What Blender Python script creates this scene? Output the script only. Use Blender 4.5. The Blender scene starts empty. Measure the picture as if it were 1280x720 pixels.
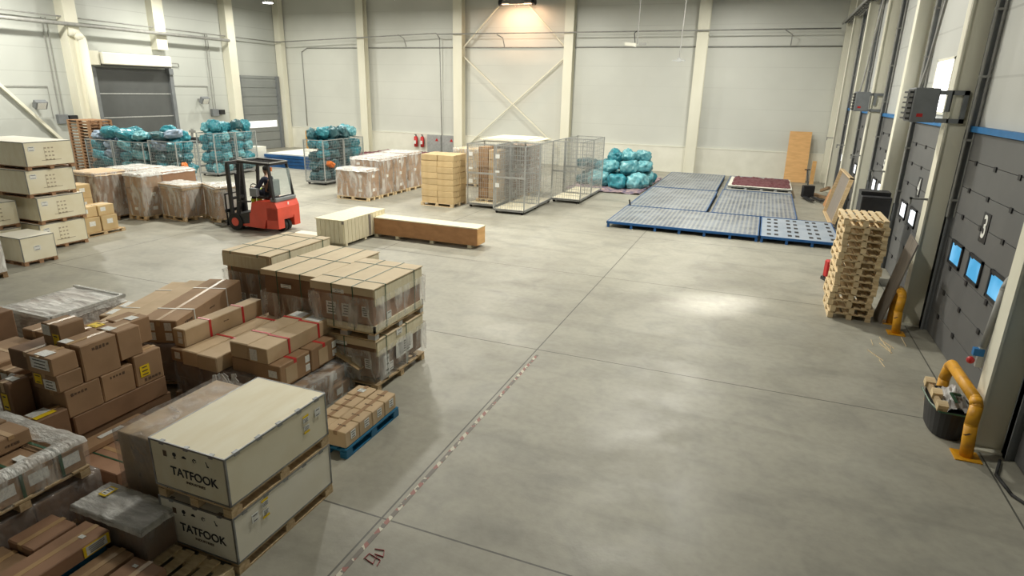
import bpy, bmesh, math, random
from mathutils import Vector, Matrix, noise
random.seed(11)
S = bpy.context.scene
COL = S.collection
PI = math.pi
# ------------------------------------------------------------------ camera, world, exposure
cam_d = bpy.data.cameras.new('camera'); cam = bpy.data.objects.new('camera', cam_d); COL.objects.link(cam)
cam_d.sensor_width = 36.0; cam_d.lens = 769.51 / 1280 * 36.0; cam_d.clip_end = 200
_yaw, _pit, _rol = -0.373855333, 0.310159042, 0.0229863945
_f = Vector((math.sin(_yaw)*math.cos(_pit), math.cos(_yaw)*math.cos(_pit), -math.sin(_pit)))
_r = Vector((math.cos(_yaw), -math.sin(_yaw), 0)); _u = _r.cross(_f)
_R = math.cos(_rol)*_r + math.sin(_rol)*_u; _U = -math.sin(_rol)*_r + math.cos(_rol)*_u
cam.matrix_world = Matrix(((_R.x, _U.x, -_f.x, 0), (_R.y, _U.y, -_f.y, 0), (_R.z, _U.z, -_f.z, 4.4), (0, 0, 0, 1)))
S.camera = cam
w = bpy.data.worlds.new('world'); S.world = w; w.use_nodes = True
w.node_tree.nodes['Background'].inputs[0].default_value = (0.75, 0.85, 1.0, 1)
w.node_tree.nodes['Background'].inputs[1].default_value = 0.6
S.view_settings.view_transform = 'Standard'; S.view_settings.look = 'None'
S.view_settings.gamma = 1.0; S.view_settings.use_curve_mapping = False
S.view_settings.exposure = 0.0
LAMP_POWER = {8: 300.0, 18: 820.0, 27: 570.0, 33: 320.0}     # dimmer over the loading end
LAMP_COL = (1.0, 0.97, 0.86)
XR, XL, YF, YB, ZC = 3.58, -33.3, 38.0, -4.0, 11.5

# ------------------------------------------------------------------ materials
MATS = {}
def mat(name, c1, c2=None, rough=0.6, metal=0.0, scale=6.0, stretch=(1, 1, 1), bump=0.0, jitter=0.0, spec=0.5, detail=4.0, lo=0.35, hi=0.65, coat=0.0):
    m = bpy.data.materials.new(name); m.use_nodes = True; nt = m.node_tree; N = nt.nodes; L = nt.links
    b = N['Principled BSDF']; b.inputs['Roughness'].default_value = rough; b.inputs['Metallic'].default_value = metal
    b.inputs['Specular IOR Level'].default_value = spec; b.inputs['Coat Weight'].default_value = coat
    tc = N.new('ShaderNodeTexCoord'); mp = N.new('ShaderNodeMapping'); mp.inputs['Scale'].default_value = stretch
    L.new(tc.outputs['Object'], mp.inputs[0]); nz = N.new('ShaderNodeTexNoise'); nz.inputs['Scale'].default_value = scale; nz.inputs['Detail'].default_value = detail
    L.new(mp.outputs[0], nz.inputs['Vector'])
    rp = N.new('ShaderNodeValToRGB'); rp.color_ramp.elements[0].position = lo; rp.color_ramp.elements[1].position = hi
    c2 = c2 or tuple(v*0.88 for v in c1)
    rp.color_ramp.elements[0].color = (*c2, 1); rp.color_ramp.elements[1].color = (*c1, 1)
    L.new(nz.outputs['Fac'], rp.inputs[0]); out = rp.outputs[0]
    if jitter:
        oi = N.new('ShaderNodeObjectInfo'); mr = N.new('ShaderNodeMapRange'); mr.inputs['To Min'].default_value = 1-jitter; mr.inputs['To Max'].default_value = 1+jitter
        L.new(oi.outputs['Random'], mr.inputs['Value']); hs = N.new('ShaderNodeHueSaturation'); L.new(mr.outputs[0], hs.inputs['Value']); L.new(out, hs.inputs['Color']); out = hs.outputs[0]
    L.new(out, b.inputs['Base Color'])
    if bump:
        bp = N.new('ShaderNodeBump'); bp.inputs['Strength'].default_value = bump; bp.inputs['Distance'].default_value = 0.02
        L.new(nz.outputs['Fac'], bp.inputs['Height']); L.new(bp.outputs[0], b.inputs['Normal'])
    MATS[name] = m; return m
def film(name, lo, hi, scale=3.0, stretch=(1, 1, 4), col=(0.85, 0.85, 0.82), rough=0.22):
    m = bpy.data.materials.new(name); m.use_nodes = True; nt = m.node_tree; N = nt.nodes; L = nt.links
    b = N['Principled BSDF']; b.inputs['Base Color'].default_value = (*col, 1); b.inputs['Roughness'].default_value = rough; b.inputs['Specular IOR Level'].default_value = 0.9
    o = N['Material Output']; t = N.new('ShaderNodeBsdfTransparent'); mx = N.new('ShaderNodeMixShader')
    tc = N.new('ShaderNodeTexCoord'); mp = N.new('ShaderNodeMapping'); mp.inputs['Scale'].default_value = stretch; mp.inputs['Rotation'].default_value = (0.3, 0.2, 0.1)
    nz = N.new('ShaderNodeTexNoise'); nz.inputs['Scale'].default_value = scale; nz.inputs['Detail'].default_value = 6; nz.inputs['Distortion'].default_value = 0.6
    L.new(tc.outputs['Object'], mp.inputs[0]); L.new(mp.outputs[0], nz.inputs['Vector'])
    mr = N.new('ShaderNodeMapRange'); mr.inputs['From Min'].default_value = 0.42; mr.inputs['From Max'].default_value = 0.7; mr.inputs['To Min'].default_value = lo; mr.inputs['To Max'].default_value = hi  # uneven film opacity; its whiter streaks also paint in wrinkle highlights
    L.new(nz.outputs['Fac'], mr.inputs['Value']); L.new(mr.outputs[0], mx.inputs[0]); L.new(t.outputs[0], mx.inputs[1]); L.new(b.outputs[0], mx.inputs[2]); L.new(mx.outputs[0], o.inputs[0])
    bp = N.new('ShaderNodeBump'); bp.inputs['Strength'].default_value = 0.9; bp.inputs['Distance'].default_value = 0.03
    n2 = N.new('ShaderNodeTexNoise'); n2.inputs['Scale'].default_value = scale*3; n2.inputs['Detail'].default_value = 5; L.new(mp.outputs[0], n2.inputs['Vector']); L.new(n2.outputs['Fac'], bp.inputs['Height']); L.new(bp.outputs[0], b.inputs['Normal'])
    MATS[name] = m; return m
def emit(name, c, s):
    m = bpy.data.materials.new(name); m.use_nodes = True; N = m.node_tree.nodes; L = m.node_tree.links
    e = N.new('ShaderNodeEmission'); e.inputs[1].default_value = s
    tc = N.new('ShaderNodeTexCoord'); nz = N.new('ShaderNodeTexNoise'); nz.inputs['Scale'].default_value = 1.3; L.new(tc.outputs['Object'], nz.inputs['Vector'])
    rp = N.new('ShaderNodeValToRGB'); rp.color_ramp.elements[0].position = 0.4; rp.color_ramp.elements[1].position = 0.62
    rp.color_ramp.elements[0].color = (*c, 1); rp.color_ramp.elements[1].color = (*(min(1, v*1.25+0.12) for v in c), 1)
    L.new(nz.outputs['Fac'], rp.inputs[0]); L.new(rp.outputs[0], e.inputs[0]); L.new(e.outputs[0], N['Material Output'].inputs[0]); MATS[name] = m; return m

mat('cardboard', (0.36, 0.225, 0.125), (0.30, 0.185, 0.10), 0.75, scale=3, jitter=0.10)
mat('cardboard_light', (0.58, 0.43, 0.27), (0.51, 0.37, 0.22), 0.7, scale=3, jitter=0.07)
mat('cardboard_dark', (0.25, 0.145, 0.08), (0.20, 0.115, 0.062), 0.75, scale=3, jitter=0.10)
mat('cardboard_yellow', (0.64, 0.48, 0.26), (0.57, 0.41, 0.21), 0.7, scale=3, jitter=0.08)
mat('cardboard_cap', (0.66, 0.54, 0.36), (0.60, 0.48, 0.31), 0.65, scale=3, jitter=0.03)
mat('cardboard_red', (0.38, 0.215, 0.13), (0.32, 0.18, 0.105), 0.7, scale=3, jitter=0.06)
mat('tape', (0.50, 0.33, 0.17), (0.44, 0.28, 0.14), 0.3, scale=8)
mat('tape_white', (0.75, 0.7, 0.6), None, 0.35)
mat('paper', (0.82, 0.82, 0.78), (0.70, 0.71, 0.69), 0.6, scale=40, lo=0.45, hi=0.5)
mat('yellow_paper', (0.85, 0.62, 0.02), (0.8, 0.55, 0.01), 0.6, scale=10)
mat('ink', (0.03, 0.03, 0.035), None, 0.7)
mat('ink_brown', (0.12, 0.075, 0.045), None, 0.8)
mat('red_tape', (0.62, 0.04, 0.04), (0.5, 0.03, 0.03), 0.4, scale=9)
mat('green_strap', (0.03, 0.10, 0.05), None, 0.4)
mat('black_strap', (0.02, 0.02, 0.02), None, 0.4)
mat('white_strap', (0.8, 0.78, 0.7), None, 0.4)
mat('pallet_wood', (0.62, 0.47, 0.28), (0.47, 0.33, 0.18), 0.8, scale=5, stretch=(1, 6, 6), jitter=0.12, bump=0.2)
mat('pallet_new', (0.78, 0.63, 0.40), (0.60, 0.45, 0.25), 0.75, scale=5, stretch=(1, 6, 6), jitter=0.12, bump=0.2)
mat('pallet_dark', (0.30, 0.19, 0.10), (0.22, 0.14, 0.075), 0.8, scale=5, stretch=(1, 6, 6), jitter=0.1)
mat('pallet_red', (0.42, 0.24, 0.13), (0.3, 0.17, 0.09), 0.8, scale=5, stretch=(1, 6, 6), jitter=0.1)
mat('plywood', (0.84, 0.79, 0.62), (0.78, 0.71, 0.52), 0.6, scale=2.2, stretch=(3, 0.7, 1), jitter=0.03, detail=7)
mat('plywood_pale', (0.86, 0.83, 0.72), (0.81, 0.77, 0.64), 0.6, scale=1.5, stretch=(3, 1, 1), jitter=0.03)
mat('planks', (0.80, 0.74, 0.55), (0.72, 0.64, 0.44), 0.65, scale=4, stretch=(6, 6, 1))
mat('ply_orange', (0.72, 0.42, 0.17), (0.62, 0.35, 0.13), 0.55, scale=2, stretch=(1, 1, 5))
mat('ply_red', (0.52, 0.27, 0.12), (0.42, 0.21, 0.09), 0.6, scale=3, stretch=(1, 6, 2), detail=7)
mat('grey_board', (0.27, 0.235, 0.20), (0.22, 0.19, 0.165), 0.7, scale=3, stretch=(1, 8, 1))
mat('steel', (0.35, 0.36, 0.37), (0.24, 0.25, 0.26), 0.4, 0.8, scale=10)
mat('zinc', (0.52, 0.53, 0.52), (0.42, 0.43, 0.43), 0.4, 0.5, scale=8)
mat('grey_paint', (0.20, 0.215, 0.225), (0.17, 0.18, 0.19), 0.5, scale=4)
mat('grey_pipe', (0.33, 0.33, 0.31), (0.26, 0.26, 0.25), 0.5, scale=6)
mat('dark', (0.022, 0.022, 0.025), (0.015, 0.015, 0.017), 0.5)
mat('black_rubber', (0.02, 0.02, 0.02), None, 0.8)
mat('cream_steel', (0.80, 0.78, 0.66), (0.75, 0.73, 0.60), 0.5, scale=1.2, stretch=(1, 1, 0.3))
mat('roof_deck', (0.16, 0.16, 0.155), None, 0.7)
mat('stencil_faint', (0.50, 0.42, 0.30), None, 0.8)
mat('white_paint', (0.80, 0.79, 0.70), (0.74, 0.73, 0.64), 0.5, scale=1.5)
mat('door_grey', (0.135, 0.135, 0.135), (0.115, 0.116, 0.118), 0.55, scale=1.0, bump=0.03)
mat('door_mid', (0.27, 0.285, 0.28), (0.24, 0.255, 0.25), 0.5, scale=1.0)
mat('door_dark', (0.095, 0.10, 0.10), (0.08, 0.085, 0.085), 0.5, scale=1.0)
mat('blue_paint', (0.012, 0.10, 0.30), (0.01, 0.08, 0.24), 0.45, scale=4)
mat('blue_trim', (0.01, 0.16, 0.42), None, 0.5)
mat('blue_plastic', (0.01, 0.14, 0.28), None, 0.45)
mat('fork_red', (0.72, 0.075, 0.04), (0.62, 0.06, 0.03), 0.35, scale=2, coat=0.3)
mat('yellow_paint', (0.75, 0.36, 0.015), (0.55, 0.25, 0.02), 0.45, scale=7, lo=0.3, hi=0.5)
mat('dark_red_stuff', (0.10, 0.02, 0.03), (0.20, 0.07, 0.08), 0.6, scale=9, bump=0.8)
mat('red_paint', (0.55, 0.02, 0.02), None, 0.4)
mat('red_floor_paint', (0.50, 0.05, 0.07), (0.36, 0.10, 0.10), 0.6, scale=30)
mat('teal_bag', (0.05, 0.30, 0.36), (0.02, 0.15, 0.20), 0.28, scale=5, bump=0.9, jitter=0.15, detail=8)
mat('teal_bag_light', (0.22, 0.50, 0.54), (0.06, 0.27, 0.33), 0.25, scale=5, bump=0.9, jitter=0.15, detail=8)
mat('teal_bag_dark', (0.06, 0.16, 0.18), (0.015, 0.07, 0.09), 0.3, scale=5, bump=0.9, jitter=0.2, detail=8)
mat('lavender_bag', (0.34, 0.42, 0.52), (0.17, 0.25, 0.36), 0.28, scale=5, bump=0.9, jitter=0.1, detail=8)
mat('orange_bag', (0.75, 0.20, 0.04), None, 0.35, scale=5, bump=0.6)
mat('skin', (0.32, 0.18, 0.12), None, 0.55)
mat('navy_cloth', (0.02, 0.025, 0.05), None, 0.85)
mat('hivis', (0.55, 0.75, 0.05), None, 0.7)
mat('cloth_print', (0.42, 0.30, 0.28), (0.08, 0.07, 0.14), 0.7, scale=4, stretch=(1, 3, 1), lo=0.45, hi=0.55, bump=0.5)
mat('tarp_grey', (0.45, 0.45, 0.44), (0.35, 0.33, 0.33), 0.35, scale=4, bump=0.8)
mat('glass_clear', (0.5, 0.55, 0.55), None, 0.1)
film('wrap', 0.10, 0.62, 2.2, (2.5, 2.5, 0.8))
film('wrap_heavy', 0.35, 0.9, 2.5, (1, 3, 3), rough=0.3)
film('wrap_streak', 0.15, 1.0, 1.6, (0.6, 5, 1), (0.85, 0.84, 0.8), 0.3)
film('wrap_white', 0.55, 0.97, 3.5, (1, 3, 1), (0.80, 0.80, 0.77), 0.2)
film('wrap_smoke', 0.2, 0.62, 2.5, (2, 2, 1), (0.42, 0.39, 0.37), 0.15)
def glass_film(name, a, col):
    m = bpy.data.materials.new(name); m.use_nodes = True; N = m.node_tree.nodes; L = m.node_tree.links
    b = N['Principled BSDF']; b.inputs['Base Color'].default_value = (*col, 1); b.inputs['Roughness'].default_value = 0.15
    t = N.new('ShaderNodeBsdfTransparent'); mx = N.new('ShaderNodeMixShader'); mx.inputs[0].default_value = a
    L.new(t.outputs[0], mx.inputs[1]); L.new(b.outputs[0], mx.inputs[2]); L.new(mx.outputs[0], N['Material Output'].inputs[0]); MATS[name] = m
glass_film('window_glass', 0.25, (0.5, 0.6, 0.6))
emit('daylight_blue', (0.10, 0.42, 0.72), 1.0)
emit('daylight_white', (0.75, 0.82, 0.85), 2.2)
emit('daylight_bright', (1.0, 1.0, 0.95), 9.0)
emit('lamp_glow', (1.0, 0.98, 0.9), 12.0)

def floor_mat():
    m = bpy.data.materials.new('concrete_floor'); m.use_nodes = True; N = m.node_tree.nodes; L = m.node_tree.links
    b = N['Principled BSDF']; tc = N.new('ShaderNodeTexCoord'); sx = N.new('ShaderNodeSeparateXYZ'); L.new(tc.outputs['Object'], sx.inputs[0])
    def nz(scale, det=6, st=None, dist=0.0):
        n = N.new('ShaderNodeTexNoise'); n.inputs['Scale'].default_value = scale; n.inputs['Detail'].default_value = det; n.inputs['Distortion'].default_value = dist
        if st:
            mp = N.new('ShaderNodeMapping'); mp.inputs['Scale'].default_value = st; L.new(tc.outputs['Object'], mp.inputs[0]); L.new(mp.outputs[0], n.inputs['Vector'])
        else: L.new(tc.outputs['Object'], n.inputs['Vector'])
        return n.outputs['Fac']
    def ramp(src, p0, c0, p1, c1):
        r = N.new('ShaderNodeValToRGB'); r.color_ramp.elements[0].position = p0; r.color_ramp.elements[1].position = p1
        r.color_ramp.elements[0].color = (*c0, 1); r.color_ramp.elements[1].color = (*c1, 1); L.new(src, r.inputs[0]); return r.outputs[0]
    def mix(a, c, f, mode='MULTIPLY'):
        x = N.new('ShaderNodeMixRGB'); x.blend_type = mode; x.inputs[0].default_value = f; L.new(a, x.inputs[1]); L.new(c, x.inputs[2]); return x.outputs[0]
    base = ramp(nz(0.35, 5, dist=0.4), 0.3, (0.29, 0.275, 0.225), 0.7, (0.40, 0.385, 0.32))
    base = mix(base, ramp(nz(1.4, 8, dist=1.0), 0.34, (0.74, 0.75, 0.77), 0.54, (1, 1, 1)), 0.55)
    base = mix(base, ramp(nz(9, 8), 0.3, (0.85, 0.85, 0.85), 0.6, (1, 1, 1)), 0.7)
    base = mix(base, ramp(nz(1.1, 6, (0.25, 1.6, 1), 0.6), 0.32, (0.78, 0.78, 0.78), 0.45, (1, 1, 1)), 0.6)
    def line(axis, period, off, wdt):
        a = N.new('ShaderNodeMath'); a.operation = 'SUBTRACT'; a.inputs[1].default_value = off; L.new(sx.outputs[axis], a.inputs[0])
        p = N.new('ShaderNodeMath'); p.operation = 'PINGPONG'; p.inputs[1].default_value = period/2; L.new(a.outputs[0], p.inputs[0])
        c = N.new('ShaderNodeMath'); c.operation = 'LESS_THAN'; c.inputs[1].default_value = wdt; L.new(p.outputs[0], c.inputs[0]); return c.outputs[0]
    for o in (line(1, 4.97, 4.66, 0.011), line(0, 6.45, -3.27, 0.011)):
        mx = N.new('ShaderNodeMixRGB'); L.new(o, mx.inputs[0]); L.new(base, mx.inputs[1]); mx.inputs[2].default_value = (0.085, 0.082, 0.07, 1); base = mx.outputs[0]
    L.new(base, b.inputs['Base Color'])
    rr = N.new('ShaderNodeMapRange'); rr.inputs['From Min'].default_value = 0.35; rr.inputs['From Max'].default_value = 0.65; rr.inputs['To Min'].default_value = 0.40; rr.inputs['To Max'].default_value = 0.56
    L.new(nz(0.9, 7, dist=0.8), rr.inputs['Value']); L.new(rr.outputs[0], b.inputs['Roughness']); b.inputs['Specular IOR Level'].default_value = 0.5
    bp = N.new('ShaderNodeBump'); bp.inputs['Strength'].default_value = 0.12; bp.inputs['Distance'].default_value = 0.01; L.new(nz(30, 4), bp.inputs['Height']); L.new(bp.outputs[0], b.inputs['Normal'])
    MATS['concrete_floor'] = m
floor_mat()
def wall_mat(name, c, axis, period, off, zper, zoff, dark=0.8):
    m = bpy.data.materials.new(name); m.use_nodes = True; N = m.node_tree.nodes; L = m.node_tree.links
    b = N['Principled BSDF']; b.inputs['Roughness'].default_value = 0.45
    tc = N.new('ShaderNodeTexCoord'); sx = N.new('ShaderNodeSeparateXYZ'); L.new(tc.outputs['Object'], sx.inputs[0])
    n = N.new('ShaderNodeTexNoise'); n.inputs['Scale'].default_value = 0.35; n.inputs['Detail'].default_value = 3; L.new(tc.outputs['Object'], n.inputs['Vector'])
    r = N.new('ShaderNodeValToRGB'); r.color_ramp.elements[0].color = (*[v*0.92 for v in c], 1); r.color_ramp.elements[1].color = (*c, 1); r.color_ramp.elements[0].position = 0.35; r.color_ramp.elements[1].position = 0.65
    L.new(n.outputs['Fac'], r.inputs[0]); base = r.outputs[0]
    for ax, per, of, wd in ((2, zper, zoff, 0.02), (axis, period, off, 0.02)):
        a = N.new('ShaderNodeMath'); a.operation = 'SUBTRACT'; a.inputs[1].default_value = of; L.new(sx.outputs[ax], a.inputs[0])
        p = N.new('ShaderNodeMath'); p.operation = 'PINGPONG'; p.inputs[1].default_value = per/2; L.new(a.outputs[0], p.inputs[0])
        c2 = N.new('ShaderNodeMath'); c2.operation = 'LESS_THAN'; c2.inputs[1].default_value = wd; L.new(p.outputs[0], c2.inputs[0])
        mx = N.new('ShaderNodeMixRGB'); L.new(c2.outputs[0], mx.inputs[0]); L.new(base, mx.inputs[1]); mx.inputs[2].default_value = (*[v*dark for v in c], 1); base = mx.outputs[0]
    L.new(base, b.inputs['Base Color']); MATS[name] = m
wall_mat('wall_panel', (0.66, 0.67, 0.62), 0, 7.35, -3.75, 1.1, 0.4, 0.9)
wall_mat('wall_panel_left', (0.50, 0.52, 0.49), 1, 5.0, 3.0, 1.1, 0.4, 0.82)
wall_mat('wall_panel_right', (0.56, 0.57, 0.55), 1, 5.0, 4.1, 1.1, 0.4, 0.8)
def tape_mat():
    m = bpy.data.materials.new('hazard_tape'); m.use_nodes = True; N = m.node_tree.nodes; L = m.node_tree.links; b = N['Principled BSDF']; b.inputs['Roughness'].default_value = 0.5
    tc = N.new('ShaderNodeTexCoord'); sx = N.new('ShaderNodeSeparateXYZ'); L.new(tc.outputs['Object'], sx.inputs[0])
    a = N.new('ShaderNodeMath'); a.operation = 'ADD'; L.new(sx.outputs[0], a.inputs[0]); L.new(sx.outputs[1], a.inputs[1])
    p = N.new('ShaderNodeMath'); p.operation = 'PINGPONG'; p.inputs[1].default_value = 0.09; L.new(a.outputs[0], p.inputs[0])
    c = N.new('ShaderNodeMath'); c.operation = 'GREATER_THAN'; c.inputs[1].default_value = 0.045; L.new(p.outputs[0], c.inputs[0])
    mx = N.new('ShaderNodeMixRGB'); L.new(c.outputs[0], mx.inputs[0]); mx.inputs[1].default_value = (0.30, 0.12, 0.10, 1); mx.inputs[2].default_value = (0.56, 0.53, 0.43, 1)
    n = N.new('ShaderNodeTexNoise'); n.inputs['Scale'].default_value = 7; n.inputs['Detail'].default_value = 6; L.new(tc.outputs['Object'], n.inputs['Vector'])
    g = N.new('ShaderNodeMath'); g.operation = 'GREATER_THAN'; g.inputs[1].default_value = 0.50; L.new(n.outputs['Fac'], g.inputs[0])
    m2 = N.new('ShaderNodeMixRGB'); L.new(g.outputs[0], m2.inputs[0]); L.new(mx.outputs[0], m2.inputs[1]); m2.inputs[2].default_value = (0.16, 0.14, 0.12, 1); L.new(m2.outputs[0], b.inputs['Base Color']); MATS['hazard_tape'] = m
tape_mat()
def deck_mat():
    m = bpy.data.materials.new('roller_deck'); m.use_nodes = True; N = m.node_tree.nodes; L = m.node_tree.links; b = N['Principled BSDF']; b.inputs['Roughness'].default_value = 0.42; b.inputs['Metallic'].default_value = 0.25
    tc = N.new('ShaderNodeTexCoord'); sx = N.new('ShaderNodeSeparateXYZ'); L.new(tc.outputs['Object'], sx.inputs[0])
    def cell(ax, per, th):
        p = N.new('ShaderNodeMath'); p.operation = 'PINGPONG'; p.inputs[1].default_value = per/2; L.new(sx.outputs[ax], p.inputs[0])
        c = N.new('ShaderNodeMath'); c.operation = 'LESS_THAN'; c.inputs[1].default_value = th; L.new(p.outputs[0], c.inputs[0]); return c.outputs[0]
    k = N.new('ShaderNodeMath'); k.operation = 'MULTIPLY'; L.new(cell(0, 0.15, 0.035), k.inputs[0]); L.new(cell(1, 0.17, 0.04), k.inputs[1])
    n = N.new('ShaderNodeTexNoise'); n.inputs['Scale'].default_value = 1.6; n.inputs['Detail'].default_value = 9; L.new(tc.outputs['Object'], n.inputs['Vector'])
    r = N.new('ShaderNodeValToRGB'); r.color_ramp.elements[0].position = 0.35; r.color_ramp.elements[1].position = 0.65; r.color_ramp.elements[0].color = (0.12, 0.14, 0.18, 1); r.color_ramp.elements[1].color = (0.27, 0.305, 0.36, 1); L.new(n.outputs['Fac'], r.inputs[0])
    mx = N.new('ShaderNodeMixRGB'); L.new(k.outputs[0], mx.inputs[0]); L.new(r.outputs[0], mx.inputs[1]); mx.inputs[2].default_value = (0.50, 0.50, 0.44, 1); L.new(mx.outputs[0], b.inputs['Base Color']); MATS['roller_deck'] = m
deck_mat()
mat('deck_white', (0.42, 0.48, 0.56), (0.34, 0.41, 0.50), 0.4, 0.2, scale=2)

# ------------------------------------------------------------------ builders
class MB:
    def __init__(s): s.bm = bmesh.new()
    def box(s, x0, x1, y0, y1, z0, z1, M=None, bevel=0.0):
        r = bmesh.ops.create_cube(s.bm, size=1.0); vs = r['verts']
        T = Matrix.Translation(((x0+x1)/2, (y0+y1)/2, (z0+z1)/2)) @ Matrix.Diagonal((abs(x1-x0), abs(y1-y0), abs(z1-z0), 1))
        if M is not None: T = M @ T
        bmesh.ops.transform(s.bm, matrix=T, verts=vs)
        if bevel:
            es = list({e for v in vs for e in v.link_edges}); bmesh.ops.bevel(s.bm, geom=es, offset=bevel, segments=1, affect='EDGES', clamp_overlap=True)
        return s
    def cyl(s, p, q, r, n=10, r2=None):
        p, q = Vector(p), Vector(q); d = q-p
        M = Matrix.Translation((p+q)/2) @ d.to_track_quat('Z', 'Y').to_matrix().to_4x4()
        bmesh.ops.create_cone(s.bm, cap_ends=True, segments=n, radius1=r, radius2=r if r2 is None else r2, depth=d.length, matrix=M); return s
    def bar(s, p, q, a, b=None):
        p, q = Vector(p), Vector(q); d = q-p; b = b or a
        M = Matrix.Translation((p+q)/2) @ d.to_track_quat('Z', 'Y').to_matrix().to_4x4()
        return s.box(-a/2, a/2, -b/2, b/2, -d.length/2, d.length/2, M)
    def path(s, pts, r, n=10):
        for a, b in zip(pts, pts[1:]): s.cyl(a, b, r, n)
        for a in pts[1:-1]: bmesh.ops.create_uvsphere(s.bm, u_segments=n, v_segments=6, radius=r, matrix=Matrix.Translation(a))
        return s
    def ball(s, c, r, sc=(1, 1, 1), n=10):
        bmesh.ops.create_uvsphere(s.bm, u_segments=n, v_segments=max(6, n//2+2), radius=r, matrix=Matrix.Translation(c) @ Matrix.Diagonal((*sc, 1))); return s
    def prism(s, pts, y0, y1):     # polygon in x,z swept in y
        a = [s.bm.verts.new((x, y0, z)) for x, z in pts]; b = [s.bm.verts.new((x, y1, z)) for x, z in pts]
        s.bm.faces.new(a); s.bm.faces.new(b[::-1]); n = len(pts)
        for i in range(n): s.bm.faces.new((a[i], b[i], b[(i+1) % n], a[(i+1) % n]))
        return s
    def build(s, name, m, parent=None, smooth=False, loc=None, rotz=0):
        bmesh.ops.recalc_face_normals(s.bm, faces=s.bm.faces)
        me = bpy.data.meshes.new(name); s.bm.to_mesh(me); s.bm.free(); me.materials.append(MATS[m])
        if smooth:
            for p in me.polygons: p.use_smooth = True
        o = bpy.data.objects.new(name, me); COL.objects.link(o)
        if parent is not None: o.parent = parent
        if loc: o.location = loc
        if rotz: o.rotation_euler.z = rotz
        return o
def tag(o, label, cat, group=None, kind=None):
    o['label'] = label; o['category'] = cat
    if group: o['group'] = group
    if kind: o['kind'] = kind
    return o
def thing(name, label, cat, loc=(0, 0, 0), rotz=0.0, group=None):
    o = bpy.data.objects.new(name, None); COL.objects.link(o); o.empty_display_size = 0.1
    o.location = loc; o.rotation_euler = (0, 0, rotz); return tag(o, label, cat, group)
def struct(name, mb, m, smooth=False):
    o = mb.build(name, m, None, smooth); o['kind'] = 'structure'; return o
def dup(root, loc, rotz=0.0, label=None, group=None, scale=None):
    r = root.copy(); COL.objects.link(r); r.location = loc; r.rotation_euler = (0, 0, rotz)
    if label: r['label'] = label
    if group: r['group'] = group
    if scale: r.scale = scale
    for ch in list(root.children):
        c = ch.copy(); COL.objects.link(c); c.parent = r
        for g in list(ch.children):
            d = g.copy(); COL.objects.link(d); d.parent = c
    return r
def text_mesh(name, body, size, m, parent, M, squeeze=1.0, ext=0.002):
    cu = bpy.data.curves.new('t', 'FONT'); cu.body = body; cu.size = size; cu.extrude = ext; cu.align_x = 'CENTER'; cu.align_y = 'CENTER'; cu.offset = size*0.015
    o = bpy.data.objects.new('t', cu); COL.objects.link(o); dg = bpy.context.evaluated_depsgraph_get(); dg.update()
    me = bpy.data.meshes.new_from_object(o.evaluated_get(dg)); bpy.data.objects.remove(o); me.transform(M @ Matrix.Diagonal((squeeze, 1, 1, 1))); me.materials.clear(); me.materials.append(MATS[m]); me.name = name
    r = bpy.data.objects.new(name, me); COL.objects.link(r); r.parent = parent; return r
def face_M(face, sx, sy, h, u, v):
    """matrix that lays an x-right, y-up drawing on a face of a box (sx, sy, h), centred on the base; u, v are 0..1 on the face"""
    e = 0.003
    if face == '-y': return Matrix.Translation(((u-0.5)*sx, -sy/2-e, v*h)) @ Matrix.Rotation(PI/2, 4, 'X')
    if face == '+x': return Matrix.Translation((sx/2+e, (u-0.5)*sy, v*h)) @ Matrix.Rotation(PI/2, 4, 'Z') @ Matrix.Rotation(PI/2, 4, 'X')
    return Matrix.Translation(((u-0.5)*sx, (v-0.5)*sy, h+e))
def add_sticker(parent, sx, sy, h, face, u, v, w_, h_, m='paper', name='paper_label', lines=0):
    M = face_M(face, sx, sy, h, u, v) @ Matrix.Translation((0, 0, 0.0006*len(parent.children))); b = MB().box(-w_/2, w_/2, -h_/2, h_/2, -0.003, 0.001, M); o = b.build(name, m, parent)
    if lines:
        k = MB()
        for i in range(lines):
            yy = h_*(0.32-0.64*i/max(1, lines-1)); ww = w_*random.uniform(0.5, 0.8); k.box(-ww/2, ww/2, yy-h_*0.045, yy+h_*0.045, 0.001, 0.0022, M)
        k.build('printed_lines', 'ink', o)
    return o
def add_mark(parent, sx, sy, h, face, u, v, w_):
    M = face_M(face, sx, sy, h, u, v); k = MB(); n = 5; x = -w_/2
    for i in range(n):
        ww = w_/n*random.uniform(0.45, 0.8); hh = w_*random.uniform(0.10, 0.2); k.box(x, x+ww, -hh/2, hh/2, -0.002, 0.0006, M); x += w_/n
    k.build('printed_mark', 'ink_brown', parent)
def add_strap(parent, sx, sy, h, axis, pos, m='black_strap', wd=0.022, name='strap', t=0.004):
    k = MB()
    if axis == 'x':   # loop crosses the box in x, sits at y = pos
        y = (pos-0.5)*sy; k.box(-sx/2-t, sx/2+t, y-wd/2, y+wd/2, h, h+t); k.box(sx/2, sx/2+t, y-wd/2, y+wd/2, 0.003, h); k.box(-sx/2-t, -sx/2, y-wd/2, y+wd/2, 0.003, h)
    else:
        x = (pos-0.5)*sx; k.box(x-wd/2, x+wd/2, -sy/2-t, sy/2+t, h, h+t); k.box(x-wd/2, x+wd/2, sy/2, sy/2+t, 0.003, h); k.box(x-wd/2, x+wd/2, -sy/2-t, -sy/2, 0.003, h)
    return k.build(name, m, parent)
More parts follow.
